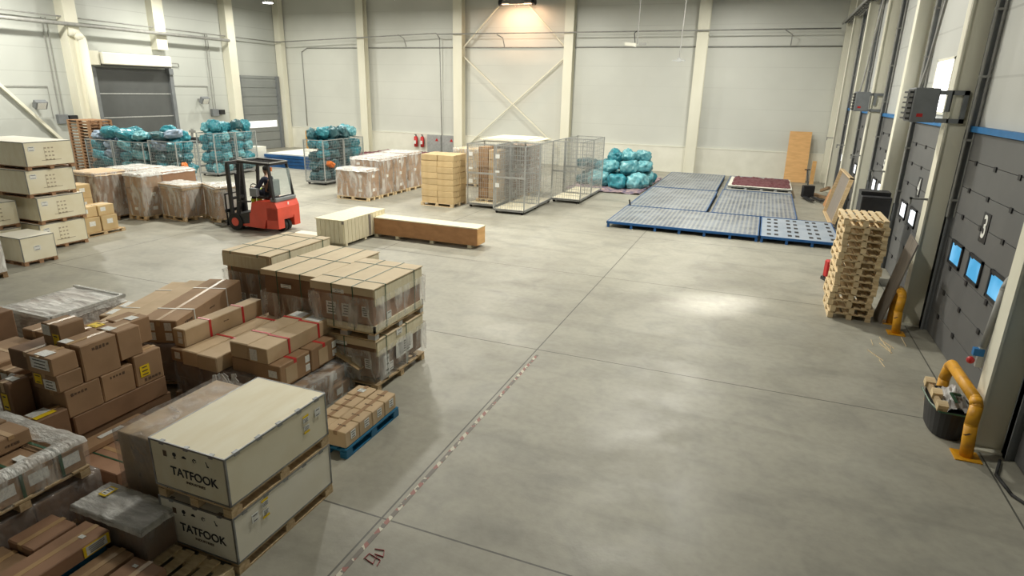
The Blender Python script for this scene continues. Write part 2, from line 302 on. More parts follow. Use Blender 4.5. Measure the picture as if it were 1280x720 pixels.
def carton(x0, x1, y0, y1, z0, z1, label, m='cardboard', stickers=(), marks=(), tape='y', straps=(), group=None, rot=0.0, cat='box', name='cardboard_box', parent=None, tapem='tape'):
    sx, sy, h = x1-x0, y1-y0, z1-z0
    if parent is None: t = thing(name, label, cat, ((x0+x1)/2, (y0+y1)/2, z0), rot, group)
    else: t = parent
    b = MB().box(-sx/2, sx/2, -sy/2, sy/2, 0.001, h, bevel=min(0.012, h*0.06))
    for v in b.bm.verts:
        v.co += Vector((random.uniform(-1, 1), random.uniform(-1, 1), random.uniform(-1, 0)))*0.004
    b.build('body', m, t)
    if tape:
        k = MB(); wd = 0.055
        if tape == 'y': k.box(-wd/2, wd/2, -sy/2-0.002, sy/2+0.002, h-0.001, h+0.0015); k.box(-wd/2, wd/2, -sy/2-0.003, -sy/2-0.001, h*0.75, h+0.001)
        else: k.box(-sx/2-0.002, sx/2+0.002, -wd/2, wd/2, h-0.001, h+0.0015); k.box(sx/2+0.001, sx/2+0.003, -wd/2, wd/2, h*0.75, h+0.001)
        k.build('packing_tape', tapem, t)
    for st in stickers: add_sticker(t, sx, sy, h, *st)
    for mk in marks: add_mark(t, sx, sy, h, *mk)
    for sp in straps: add_strap(t, sx, sy, h, *sp)
    return t
_pal = {}
def pallet(x0, x1, y0, y1, z0, label, m='pallet_wood', h=0.14, along='x', group=None, rot=0.0, blockm=None, nb=5):
    """boards run along `along`; copies of one size share their meshes"""
    sx, sy = x1-x0, y1-y0; key = (round(sx, 2), round(sy, 2), m, round(h, 3), along, blockm, nb); loc = ((x0+x1)/2, (y0+y1)/2, z0)
    if key in _pal: return dup(_pal[key], loc, rot, label, group)
    if along == 'y': L_, W_, R = sy, sx, Matrix.Rotation(PI/2, 4, 'Z')
    else: L_, W_, R = sx, sy, Matrix.Identity(4)
    t = thing('wooden_pallet' if m.startswith('pallet') else 'plastic_pallet', label, 'pallet', loc, rot, group)
    tb = 0.15*h; bw = W_/nb*0.66; d = MB()
    for i in range(nb):
        y = -W_/2+bw/2+(W_-bw)*i/(nb-1); d.box(-L_/2, L_/2, y-bw/2, y+bw/2, h-tb, h, R)
    for x in (-L_/2+0.06, 0, L_/2-0.06): d.box(x-0.05, x+0.05, -W_/2, W_/2, h-2*tb, h-tb, R)
    d.build('deck_boards', m, t)
    runs = []
    for y in (-W_/2+0.05, 0, W_/2-0.05):
        k = MB().box(-L_/2, L_/2, y-0.05, y+0.05, 0.001, tb, R); k.build('bottom_runner', m, t)
        for x in (-L_/2+0.065, 0, L_/2-0.065):
            MB().box(x-0.065, x+0.065, y-0.05, y+0.05, tb, h-2*tb, R).build('block', blockm or m, t)
    _pal[key] = t; return t
def wrap_shell(parent, sx, sy, h, m='wrap', off=0.012, amp=0.012, cuts=7, seed=0, z0=0.0, name='stretch_wrap', top=True):
    bm = bmesh.new(); bmesh.ops.create_cube(bm, size=1.0); bmesh.ops.subdivide_edges(bm, edges=bm.edges[:], cuts=cuts, use_grid_fill=True)
    for v in bm.verts:
        c = v.co.copy(); n = Vector((c.x if abs(abs(c.x)-0.5) < 1e-4 else 0, c.y if abs(abs(c.y)-0.5) < 1e-4 else 0, 1 if c.z > 0.4999 else 0))
        p = Vector((c.x*(sx+2*off), c.y*(sy+2*off), (c.z+0.5)*(h-z0+off)+z0))
        n = Vector((math.copysign(1, n.x) if n.x else 0, math.copysign(1, n.y) if n.y else 0, n.z))
        a = noise.noise(p*4+Vector((seed, 0, 0)))*0.5+0.5
        v.co = p+n*amp*a*1.5
    fs = [f for f in bm.faces if f.calc_center_median().z < z0+1e-3 and abs(f.normal.z) > 0.9]
    if not top: fs += [f for f in bm.faces if f.calc_center_median().z > h and abs(f.normal.z) > 0.8]
    bmesh.ops.delete(bm, geom=fs, context='FACES'); b = MB(); b.bm.free(); b.bm = bm; return b.build(name, m, parent, True)
def load(x0, x1, y0, y1, z1, label, nx=2, ny=2, nz=3, m='cardboard', pal='pallet_wood', wrap='wrap', rot=0.0, z0=0.0, where='', stickers=True, top=None, ph=0.14, seed=0, along='x', cat='wrapped load', sheets=0, name='wrapped_pallet_load', straps=()):
    cx, cy = (x0+x1)/2, (y0+y1)/2
    if pal: pallet(x0, x1, y0, y1, z0, 'wooden pallet under the '+where, pal, ph, along, rot=rot)
    zb = z0+(ph if pal else 0)+0.001; sx, sy, h = x1-x0-0.03, y1-y0-0.03, z1-zb
    t = thing(name, label, cat, (cx, cy, zb), rot); hh = h-sheets*0.035
    for k in range(nz):
        for i in range(nx):
            for j in range(ny):
                a, b_ = -sx/2+sx*i/nx, -sx/2+sx*(i+1)/nx; c, d = -sy/2+sy*j/ny, -sy/2+sy*(j+1)/ny; e, f = hh*k/nz, hh*(k+1)/nz
                jx, jy = random.uniform(-.008, .008), random.uniform(-.008, .008)
                o = MB().box(a+0.004+jx, b_-0.004+jx, c+0.004+jy, d-0.004+jy, e+0.001, f-0.004, bevel=0.008).build('carton', m, t)
                if stickers and random.random() < 0.7:
                    if i == nx-1: MB().box(b_+jx-0.004, b_+jx-0.001, (c+d)/2-0.09, (c+d)/2+0.09, (e+f)/2-0.06, (e+f)/2+0.06).build('paper_label', 'paper', o)
                    if j == 0 and random.random() < 0.5: MB().box((a+b_)/2-0.08, (a+b_)/2+0.08, c+jy+0.001, c+jy+0.004, (e+f)/2-0.05, (e+f)/2+0.05).build('paper_label', 'paper', o)
    for k in range(sheets):
        j = random.uniform(-.02, .02); MB().box(-sx/2-0.01+j, sx/2+0.02+j, -sy/2-0.01+j, sy/2+0.01+j, hh+0.035*k+0.004, hh+0.035*k+0.028).build('board_sheet', 'cardboard_light', t)
    for sp in straps: add_strap(t, sx, sy, h, *sp)
    if wrap: wrap_shell(t, sx, sy, h, wrap, seed=seed+x0*3)
    if top:
        k = MB(); bm = k.bm; g = bmesh.ops.create_grid(bm, x_segments=14, y_segments=14, size=0.5)
        for v in bm.verts:
            e = max(abs(v.co.x), abs(v.co.y)); p = Vector((v.co.x*(sx+0.07), v.co.y*(sy+0.07), 0)); p.z = h+0.03+0.03*noise.noise(p*5+Vector((x0, y0, 0)))-(0.11 if e > 0.49 else 0); v.co = p
        k.build('top_sheet', top, t, True)
    return t

# ================================================================== THE ROOM
struct('floor', MB().box(XL-0.3, XR+0.3, YB, YF+0.3, -0.2, 0.0), 'concrete_floor')
struct('ceiling', MB().box(XL-0.3, XR+0.3, YB, YF+0.3, ZC, ZC+0.2), 'roof_deck')
struct('wall_far', MB().box(XL-0.3, XR+0.3, YF, YF+0.3, 0, ZC), 'wall_panel')
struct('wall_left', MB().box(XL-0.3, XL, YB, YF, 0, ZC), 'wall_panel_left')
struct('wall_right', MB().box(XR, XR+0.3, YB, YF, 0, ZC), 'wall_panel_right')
struct('wall_back', MB().box(XL-0.3, XR+0.3, YB-0.3, YB, 0, ZC), 'grey_pipe')
struct('baseboard_far', MB().box(XL, XR, YF-0.12, YF, 0, 1.45).box(XL, XR, YF-0.14, YF, 1.45, 1.5), 'white_paint')
struct('baseboard_left', MB().box(XL, XL+0.1, 28.9, 32.4, 0, 1.5), 'white_paint')
TR = [0]
def trim(mb, m='cream_steel', smooth=False):
    TR[0] += 1; return struct('trim_%d' % TR[0], mb, m, smooth)
def ibeam_y(xc, y0, y1, wdt, z0=0, z1=ZC):     # flanges face -y / +y
    return MB().box(xc-wdt/2, xc+wdt/2, y0, y0+0.03, z0, z1).box(xc-wdt/2, xc+wdt/2, y1-0.03, y1, z0, z1).box(xc-0.02, xc+0.02, y0+0.03, y1-0.03, z0, z1)
for xc, wd in ((-26.0, 0.55), (-18.75, 0.62), (-11.45, 0.55), (-3.85, 0.6)): trim(ibeam_y(xc, YF-0.62, YF-0.13, wd))
trim(MB().box(XL+0.05, XL+0.55, YF-0.6, YF-0.14, 0, ZC)); trim(MB().box(XR-0.45, XR-0.12, YF-0.45, YF-0.14, 0, ZC))
for a, b in (((-18.5, 6.9), (-14.0, 11.3)), ((-11.7, 6.9), (-16.2, 11.3)), ((-18.45, 6.4), (-11.2, 0.45)), ((-11.7, 6.4), (-18.4, 0.75))):
    y = YF-0.32 if a[0] < b[0] else YF-0.24; trim(MB().bar((a[0], y, a[1]), (b[0], y, b[1]), 0.12, 0.06))
# columns on the dock side
for y0 in (4.0, 9.05, 14.1, 19.1, 24.1, 29.1, 34.1):
    b = MB(); x0, x1 = 3.1, 3.56
    b.box(x0, x0+0.03, y0-0.1, y0+0.22, 0, ZC).box(x0+0.03, x1, y0+0.04, y0+0.08, 0, ZC).box(x1-0.03, x1, y0-0.1, y0+0.22, 0, ZC)
    b.box(x0+0.03, x1-0.03, y0-0.1, y0+0.04, 0, 0.02).box(x0-0.06, x1, y0-0.16, y0+0.28, 0, 0.025)
    b.box(x0+0.03, x1-0.03, y0-0.04, y0, 0, ZC)
    trim(b)
# left wall columns
trim(MB().box(XL, XL+0.6, 22.3, 22.95, 0, ZC)); trim(MB().box(XL, XL+0.5, 27.4, 28.1, 6.2, ZC)); trim(MB().box(XL, XL+0.55, 32.6, 33.25, 0, ZC))
trim(MB().bar((XL+0.15, 16.6, 6.9), (XL+0.15, 21.6, 1.2), 0.14)); trim(MB().bar((XL+0.3, 17.2, 8.6), (XL+0.3, 19.9, 11), 0.3), 'grey_pipe')

# dock doors
def dock_door(n, yc, digit=None):
    t = thing('door_%d' % n, '', '', (XR-0.05, yc, 0)); del t['label'], t['category']; t['kind'] = 'structure'
    p = MB(); y0, y1 = -2.2, 2.2
    k = 0; z = 0.02
    while z < 3.85:
        p.box(0, 0.05, y0, y1, z, z+0.47); z += 0.48
    p.build('door_panel', 'door_grey', t)
    g = MB()
    for q in range(1, 8):
        for yy in (-1.6, -0.55, 0.55, 1.6): g.box(-0.02, 0, yy-0.05, yy+0.05, 0.48*q-0.04, 0.48*q+0.04)
    g.build('hinges', 'dark', t)
    for yy in (y0-0.07, y1+0.07): MB().box(-0.1, 0.02, yy-0.06, yy+0.06, 0, 9.5).box(-0.1, -0.06, yy-0.09, yy+0.09, 0, 3.9).build('door_track', 'grey_paint', t)
    MB().box(-0.06, 0.04, y0-0.1, y1+0.1, 3.87, 3.97).build('lintel_strip', 'blue_trim', t)
    for yy in (1.45, 0.33, -0.8, -1.8):
        f = MB(); a, b_, c, d = yy-0.36, yy+0.36, 1.52, 1.96
        f.box(-0.03, 0.0, a, b_, c, c+0.05).box(-0.03, 0.0, a, b_, d-0.05, d).box(-0.03, 0.0, a, a+0.05, c, d).box(-0.03, 0.0, b_-0.05, b_, c, d); fo = f.build('window_frame', 'dark', t)
        MB().box(-0.012, -0.002, a+0.05, b_-0.05, c+0.05, d-0.05).build('pane', 'daylight_blue' if n < 4 else 'daylight_white', fo)
    if digit:
        pl = MB().box(-0.012, 0, 0.18, 0.52, 2.2, 2.68).build('number_plate', 'dark', t)
        M = Matrix.Translation((-0.015, 0.35, 2.44)) @ Matrix.Rotation(-PI/2, 4, 'Z') @ Matrix.Rotation(PI/2, 4, 'X')
        text_mesh('numeral', digit, 0.52, 'paper', pl, M, 0.85)
    return t
for n, yc, dg in ((2, 6.6, None), (3, 11.65, '3'), (4, 16.65, '4'), (5, 21.65, '5'), (6, 26.65, '6'), (7, 31.65, '7')): dock_door(n, yc, dg)
# bright upper window above door 4
wn = struct('window_1', MB().box(XR-0.04, XR, 16.4, 16.5, 4.15, 5.3).box(XR-0.04, XR, 17.9, 18.0, 4.15, 5.3).box(XR-0.04, XR, 16.4, 18.0, 4.1, 4.16).box(XR-0.04, XR, 16.4, 18.0, 5.25, 5.31), 'white_paint')
MB().box(XR-0.02, XR-0.01, 16.5, 17.9, 4.16, 5.25).build('pane', 'daylight_bright', wn)
d = bpy.data.lights.new('window_daylight', 'AREA'); d.shape = 'RECTANGLE'; d.size = 1.2; d.size_y = 0.8; d.energy = 17; d.color = (1.0, 0.98, 0.94); d.spread = math.radians(14)
o = bpy.data.objects.new('window_daylight', d); COL.objects.link(o); o.location = (XR-0.06, 17.2, 4.7); o.rotation_euler = (Vector((-0.3, 13.6, 0))-Vector((XR-0.06, 17.2, 4.7))).to_track_quat('-Z', 'Y').to_euler()
# left wall doors
def left_door(n, y0, y1, h, m, window):
    t = thing('door_%d' % n, '', '', (XL, (y0+y1)/2, 0)); del t['label'], t['category']; t['kind'] = 'structure'; w2 = (y1-y0)/2
    p = MB(); z = 0.02; st = 0.6 if window else 1.25
    while z < h-0.05: p.box(0.02, 0.08, -w2, w2, z, min(z+st-0.03, h)); z += st
    p.build('door_panel', m, t)
    for s in (-1, 1): MB().box(0, 0.22, s*w2-0.12, s*w2+0.12, 0, h).build('side_guide', 'grey_paint', t)
    if window:
        f = MB().box(0.08, 0.1, -w2+0.4, w2-0.3, 1.5, 2.0).build('window_frame', 'paper', t); MB().box(0.1, 0.11, -w2+0.5, w2-0.4, 1.55, 1.95).build('pane', 'daylight_white', f)
    else:
        for z in (1.27, 2.52, 3.77): MB().box(0.08, 0.1, -w2+0.1, w2-0.1, z-0.03, z+0.03).build('stiffener_bar', 'zinc', t)
left_door(8, 23.6, 28.3, 5.1, 'door_dark', False); left_door(9, 33.6, 37.2, 5.0, 'door_mid', True)

# ------------------------------------------------------------------ wall and ceiling equipment
i = 0
def lamp(x, y):
    col_ = {-2.6: 'nearest the dock doors', -11.5: 'before the cross braced bay', -20.5: 'left of the cross braced bay', -29.6: 'nearest the left wall'}[x]
    row_ = {8: 'first', 18: 'second', 27: 'third', 33: 'last'}[y]
    t = thing('high_bay_lamp', 'round white high bay lamp hanging near the top left corner of the far wall' if x < -29 and y > 30 else 'round high bay ceiling lamp, %s row from the camera, %s' % (row_, col_), 'lamp', (x, y, 9.2))
    MB().cyl((0, 0, 0.05), (0, 0, 0.4), 0.32, 20, 0.1).build('reflector', 'zinc', t, True); MB().cyl((0, 0, 0.4), (0, 0, 0.62), 0.1, 12).cyl((0, 0, 0.62), (0, 0, ZC-9.2), 0.012, 6).build('housing', 'grey_paint', t)
    MB().cyl((0, 0, 0.02), (0, 0, 0.05), 0.3, 20).build('glowing_disc', 'lamp_glow', t)
    d = bpy.data.lights.new('lamp_light', 'AREA'); d.shape = 'DISK'; d.size = 0.6; d.energy = LAMP_POWER[y]*(0.3 if y == 8 and x < -5 else 1.0); d.color = LAMP_COL
    o = bpy.data.objects.new('lamp_light', d); COL.objects.link(o); o.location = (0, 0, 0.0); o.parent = t
i = 0
for x in (-2.6, -11.5, -20.5, -29.6):
    for y in (8, 18, 27, 33): lamp(x, y)
th = thing('hanging_heater', 'dark ceiling heater with cable at the top centre of the picture', 'heater', (-14.6, 37.0, 9.25))
MB().cyl((-1.1, 0, 0.12), (1.1, 0, 0.12), 0.13, 12).box(-0.45, 0.5, -0.2, 0.2, 0.0, 0.3).build('body', 'grey_pipe', th); MB().cyl((-1.15, 0, .12), (-0.95, 0, .12), 0.18, 12).cyl((0.95, 0, .12), (1.15, 0, .12), 0.18, 12).build('end_caps', 'dark', th)
MB().path([(-.1, -.1, .05), (0, -.12, -.12), (.15, -.12, -.1), (.3, -.1, .1)], 0.02, 6).build('cable', 'dark', th); MB().cyl((-.5, 0, .2), (-.5, 0, 2.2), 0.012, 6).cyl((.5, 0, .2), (.5, 0, 2.2), 0.012, 6).build('hanger', 'grey_pipe', th)
d = bpy.data.lights.new('heater_glow', 'AREA'); d.shape = 'RECTANGLE'; d.size = 2.0; d.size_y = 0.3; d.energy = 130; d.color = (1, 0.62, 0.38); o = bpy.data.objects.new('heater_glow', d); COL.objects.link(o); o.parent = th; o.location = (0, -0.25, -0.02); o.rotation_euler = (math.radians(25), 0, 0)
# pipes
tag(MB().path([(XL+0.75, 15, 7.05), (XL+0.75, 32.5, 7.05)], 0.09, 8).build('overhead_pipe', 'grey_pipe', smooth=True), 'thick grey pipe running high along the left wall', 'pipe')
tag(MB().path([(XL+0.35, 15, 7.45), (XL+0.35, 37.2, 7.3), (-20.2, YF-0.75, 7.75), (-20.1, YF-0.75, 7.7), (XR-0.7, YF-0.75, 7.75)], 0.035, 8).build('thin_pipe', 'grey_pipe', smooth=True), 'thin dark grey pipe running across the far wall columns near the top', 'pipe')
tag(MB().path([(-31.4, YF-0.05, 1.6), (-31.4, YF-0.05, 6.7), (-30.9, YF-0.05, 6.95), (XR-0.3, YF-0.05, 6.95)], 0.03, 8).build('conduit_joint_shadow', 'grey_pipe', smooth=True), 'thin conduit drop with a level strip for the panel joint shadow on the far wall', 'conduit')  # level run stands in for the shadow line of a panel joint
tag(MB().path([(-20.15, YF-0.7, 7.7), (-20.15, YF-0.35, 7.5), (-20.15, YF-0.2, 1.4)], 0.03, 6).build('drop_pipe', 'grey_pipe', smooth=True), 'vertical pipe dropping down the far wall to the grey cabinets', 'pipe')
tag(MB().path([(XL+0.95, 22.75, 0.0), (XL+0.95, 22.75, 6.35), (XL+0.8, 22.6, 6.65), (XL+0.7, 22.3, 6.7)], 0.2, 14).build('downpipe', 'cream_steel', smooth=True), 'fat cream downpipe with an elbow beside the left roller door', 'pipe')
for x, z, lb in ((-23.0, 7.5, 'small pipe bracket on the far wall left of the grey cabinets'), (-16.0, 7.45, 'small pipe bracket on the far wall above the cross brace'), (0.3, 7.5, 'small pipe bracket high at the right of the far wall')):
    tag(MB().path([(x, YF-0.75, z+0.2), (x+0.35, YF-0.6, z), (x+0.35, YF-0.3, z-0.5)], 0.03, 6).build('pipe_bracket', 'grey_pipe'), lb, 'bracket')
t = thing('cable_tray', 'ladder cable tray running high along the dock wall towards the far corner', 'cable tray', (3.1, 0, 8.0))
b = MB().box(-0.2, -0.16, 8, 37.5, -0.05, 0.05).box(0.16, 0.2, 8, 37.5, -0.05, 0.05); b.build('side_rails', 'grey_pipe', t)
b = MB(); [b.box(-0.16, 0.16, 8+k*0.6, 8.04+k*0.6, -0.04, -0.01) for k in range(49)]; b.build('rungs', 'grey_pipe', t); MB().cyl((-0.05, 8, 0.02), (-0.05, 37.4, 0.02), 0.04, 6).cyl((0.07, 8, 0.02), (0.07, 37.4, 0.02), 0.03, 6).build('cables', 'dark', t)
dn = {9.05: 'nearest dock column, at the right edge', 14.1: 'second dock column, before the leaning grey board', 19.1: 'third dock column, behind the tall pallet stack', 24.1: 'fourth dock column, beyond the black cabinet', 29.1: 'fifth dock column, by the leaning brown boards', 34.1: 'last dock column before the far corner'}
for y0, nm in dn.items():
    t = thing('vertical_conduit', 'vertical conduits on the '+nm, 'conduit', (3.42, y0-0.30, 2.3 if y0 < 15 else 1.8))
    b = MB().cyl((0, 0, 0), (0, 0, 8.8), 0.025, 6).cyl((0.12, 0, 0), (0.12, 0, 8.8), 0.025, 6); b.build('tubes', 'grey_pipe', t)
    [MB().box(-0.03, 0.15, -0.02, 0.02, k*1.1+0.3, k*1.1+0.34).build('clip', 'grey_pipe', t) for k in range(8)]
    tag(MB().box(2.8, 3.1, y0-0.08, y0-0.04, 2.55, 2.59).box(2.8, 2.84, y0-0.08, y0-0.04, 2.45, 2.59).build('column_bracket', 'grey_pipe'), 'small steel bracket on the '+nm, 'bracket') if y0 > 10 else None
def heater(x, y, z, lb, s=1.0):
    t = thing('wall_heater', lb, 'heater', (x, y, z)); t.scale = (s, s, s)
    MB().box(-0.12, 0.3, -0.3, 0.3, 0, 0.62, bevel=0.02).build('casing', 'grey_paint', t)
    b = MB()
    for k in range(6): b.box(-0.19, -0.12, -0.27, 0.27, 0.05+k*0.095, 0.08+k*0.095)
    b.build('louvres', 'dark', t); MB().box(-0.13, -0.122, -0.27, 0.27, 0.03, 0.59).build('inner_grille', 'dark', t)
    MB().box(-0.02, 0.08, -0.305, -0.3, 0.1, 0.16).build('red_badge', 'red_paint', t)
    MB().box(0.3, 0.75, -0.3, -0.26, 0.5, 0.58).box(0.3, 0.75, -0.3, -0.26, 0.0, 0.08).box(0.67, 0.75, -0.3, -0.26, 0, 0.58).box(0.42, 0.5, -0.3, -0.26, 0.2, 0.5).build('bracket', 'grey_paint', t)
    MB().path([(0, 0, 0.62), (0.05, 0, 1.0), (0.2, 0.0, 3.4)], 0.03, 6).build('feed_pipe', 'grey_pipe', t)
heater(2.62, 14.3, 4.0, 'larger grey louvred heater on the dock wall before the bright window'); heater(2.75, 24.3, 4.0, 'smaller grey louvred heater further along the dock wall towards the corner')
# hanging devices
t = thing('hanging_camera', 'white device on a rod hanging in front of the far wall, left of the pair', 'camera', (-5.93, 30, 6.5)); MB().cyl((0, 0, 0.05), (0, 0, 5), 0.03, 6).build('rod', 'grey_pipe', t); MB().box(-0.55, -0.05, -0.1, 0.1, -0.08, 0.06, Matrix.Rotation(0.12, 4, 'Y')).build('white_housing', 'white_paint', t); MB().box(0.1, 0.42, -0.06, 0.06, 0, 0.1).build('arm', 'grey_pipe', t); MB().path([(-0.1, 0, 0.1), (-0.16, 0, .5), (-.05, 0, .6)], 0.02, 6).build('cable', 'dark', t)
t = thing('hanging_bracket', 'small T shaped fitting on a rod before the far wall, right of the white device', 'fitting', (-4.0, 30, 5.85)); MB().cyl((0, 0, 0), (0.15, 0, 5.6), 0.025, 6).build('rod', 'grey_pipe', t); MB().box(-0.28, 0.28, -0.03, 0.03, -0.03, 0.03).box(-0.08, 0.1, -0.05, 0.05, -0.06, 0.1).build('crossbar', 'zinc', t)
# cabinets and extinguishers on the far wall
for x0, x1, lb in ((-21.2, -20.15, 'left grey wall cabinet beside the fire extinguishers'), (-20.08, -19.05, 'right grey wall cabinet next to the far column')):
    t = thing('wall_cabinet', lb, 'cabinet', ((x0+x1)/2, YF-0.3, 0.25)); w2 = (x1-x0)/2
    MB().box(-w2, w2, -0.05, 0.15, 0, 1.2, bevel=0.01).build('body', 'grey_board' if 0 else 'zinc', t); MB().box(-w2+0.04, w2-0.04, -0.07, -0.05, 0.04, 1.16).build('door', 'zinc', t); MB().prism([(-0.12+w2-.3, .8), (0.12+w2-.3, .8), (w2-.3, 1.0)], -0.08, -0.07).build('red_sign', 'red_paint', t)
for x, lb in ((-22.1, 'left one of two red fire extinguishers on the far wall'), (-21.6, 'right one of two red fire extinguishers on the far wall')):
    t = thing('fire_extinguisher', lb, 'fire extinguisher', (x, YF-0.3, 0.6)); MB().cyl((0, 0, 0), (0, 0, 0.62), 0.13, 14).ball((0, 0, 0.62), 0.13, (1, 1, .7)).build('cylinder', 'red_paint', t, True); MB().cyl((0, 0, .68), (0, 0, .8), 0.035, 8).box(-.1, .05, -.02, .02, .78, .82).build('valve', 'dark', t); MB().path([(0.04, 0, .74), (.16, -.03, .6), (.16, -.05, .2)], 0.018, 6).build('hose', 'black_rubber', t); MB().box(-0.07, 0.07, -0.14, -0.128, 0.2, 0.42).build('paper_label', 'paper', t)
# left wall equipment
t = thing('air_curtain', 'long white air curtain above the dark roller door on the left wall', 'air curtain', (XL, 25.9, 5.2))
MB().box(0.1, 0.75, -2.1, 2.1, 0.05, 0.65, bevel=0.04).build('casing', 'white_paint', t); MB().box(0.2, 0.65, -2.1, 2.1, 0.0, 0.05).build('outlet', 'dark', t)
MB().box(0, 0.6, -2.75, -2.12, 0.0, 0.7, bevel=0.02).build('end_box', 'cream_steel', t); MB().box(0, 0.3, -2.6, -2.3, -0.35, 0).box(0, 0.3, 2.2, 2.5, -0.35, 0).build('guide_motor', 'grey_paint', t); MB().path([(.2, 2.1, .3), (.2, 3.0, .3), (.1, 3.1, 0.1)], 0.03, 6).build('conduit', 'grey_pipe', t)
for y, z, lb in ((20.4, 3.15, 'black floodlight on the left wall above the plywood crates'), (30.2, 3.3, 'black floodlight on the left wall right of the roller door')):
    t = thing('floodlight', lb, 'floodlight', (XL, y, z)); MB().box(0.2, 0.45, -0.28, 0.28, 0.1, 0.5, Matrix.Translation((.1, 0, 0)) @ Matrix.Rotation(0.5, 4, 'Y'), bevel=0.02).build('housing', 'grey_paint', t); MB().box(0.01, 0.35, -0.05, 0.05, 0.1, 0.2).build('bracket', 'grey_pipe', t); MB().box(0.45, 0.46, -0.2, 0.2, 0.13, 0.45, Matrix.Translation((.1, 0, 0)) @ Matrix.Rotation(0.5, 4, 'Y')).build('lens', 'paper', t)
    MB().path([(.05, -2.0, .95), (.05, .8, .95), (.05, .8, -.6)], 0.02, 6).build('conduit', 'grey_pipe', t)
for y, z, lb in ((21.6, 2.3, 'dark switch box on the left wall behind the tall pallet stack'), (31.3, 2.4, 'dark switch box on the left wall near the second column')):
    t = thing('switch_box', lb, 'switch box', (XL, y, z)); MB().box(0, 0.2, -0.25, 0.25, 0, 0.45, bevel=0.01).build('housing', 'grey_paint', t); MB().box(0.0, 0.25, 0.28, 0.7, 0.1, 0.4).build('black_module', 'dark', t); MB().path([(.1, .1, .45), (.1, .1, 5.0)], 0.025, 6).path([(.1, -.1, .45), (.1, -.1, 5.0)], 0.025, 6).build('cables', 'grey_pipe', t)
# drawer cabinet, sinks
t = thing('drawer_cabinet', 'grey drawer cabinet with tools on top left of the white wash station', 'cabinet', (-29.3, 26.0, 0)); MB().box(-.45, .45, -.5, .5, 0.05, 1.25).build('body', 'zinc', t)
for k in range(5): MB().box(.45, .47, -.46, .46, .1+k*.23, .29+k*.23).box(-.42, .42, -.52, -.5, .1+k*.23, .29+k*.23).build('drawer', 'white_paint', t)
t2 = thing('tool_vice', 'dark machine standing on top of the grey drawer cabinet', 'tool', (-29.3, 26.0, 1.25)); MB().box(-.2, .25, -.2, .25, 0, .3).build('base', 'dark', t2); MB().cyl((-.2, 0, .2), (-.2, .1, .75), .07, 8).box(-.3, .1, -.05, .05, .55, .68).build('arm', 'grey_pipe', t2)
t = thing('wash_station', 'white panelled stainless wash station against the left wall', 'sink', (-30.3, 28.3, 0)); MB().box(-1.3, 1.1, .55, .62, .9, 2.1).build('backboard', 'white_paint', t); MB().box(-1.3, 1.1, -.3, .5, .82, .9).build('basin_top', 'zinc', t); MB().path([(0, .35, .9), (0, .35, 1.25), (0, 0.05, 1.3), (0, .05, 1.15)], .03, 6).build('tap', 'steel', t)
for a in ((-1.25, -.25), (1.05, -.25), (-1.25, .45), (1.05, .45)): MB().box(a[0]-.03, a[0]+.03, a[1]-.03, a[1]+.03, 0, .82).build('leg', 'zinc', t)
t = thing('steel_bin', 'square stainless bin in front of the wash station', 'bin', (-28.0, 26.9, 0)); MB().box(-.5, .5, -.4, .4, .1, .9, bevel=.02).build('body', 'zinc', t); MB().box(-.53, .53, -.43, .43, .9, .95).build('rim', 'white_paint', t)
for a in ((-.4, -.3), (.4, -.3), (-.4, .3), (.4, .3)): MB().cyl((a[0], a[1]-.02, .05), (a[0], a[1]+.02, .05), .05, 10).build('wheel', 'black_rubber', t)
t = thing('white_cupboard', 'low white cupboard between the stainless bin and the sack cage', 'cupboard', (-26.9, 28.0, 0)); MB().box(-.4, .4, -.35, .35, .08, 1.05).build('body', 'white_paint', t); MB().box(-.38, .38, -.37, -.35, .12, 1.0).build('door', 'paper', t); MB().box(-.38, .38, -.3, .3, 0, .08).build('plinth', 'dark', t)

# floor markings
tag(MB().box(-3.21, -3.16, 3.3, 9.4, 0.0, 0.003).build('hazard_tape', 'hazard_tape'), 'worn red and white hazard tape stuck along the long floor joint', 'tape')
t = tag(MB().box(-3.30, -3.24, 4.6, 4.61, 0, .001).build('floor_mark', 'red_floor_paint'), 'faded red painted mark on the concrete beside the hazard tape', 'marking')
bpy.data.objects.remove(t)
k = MB()
for a, b in (((-3.03, 4.17), (-2.93, 4.17)), ((-2.93, 4.17), (-2.97, 4.25)), ((-2.97, 4.25), (-3.07, 4.23)), ((-3.07, 4.15), (-2.93, 4.12)), ((-2.93, 4.12), (-2.92, 4.04)), ((-3.08, 4.08), (-2.97, 4.05)), ((-3.08, 4.16), (-3.09, 4.07)), ((-2.97, 4.05), (-3.0, 4.16))): k.bar((*a, 0.001), (*b, 0.001), 0.003, 0.022)
tag(k.build('floor_mark', 'red_floor_paint'), 'faded red painted mark on the concrete beside the hazard tape', 'marking')
k = MB()
for i in range(9):
    a = Vector((2.55+random.uniform(-.2, .45), 12.0+random.uniform(-.6, .7), 0.004)); d = Vector((random.uniform(-.2, .1), random.uniform(.3, .6), 0)); k.bar(a, a+d, 0.004, 0.018)
tag(k.build('wood_splinters', 'pallet_new'), 'scattered yellow wood splinters on the floor before door 3', 'debris', kind='stuff')

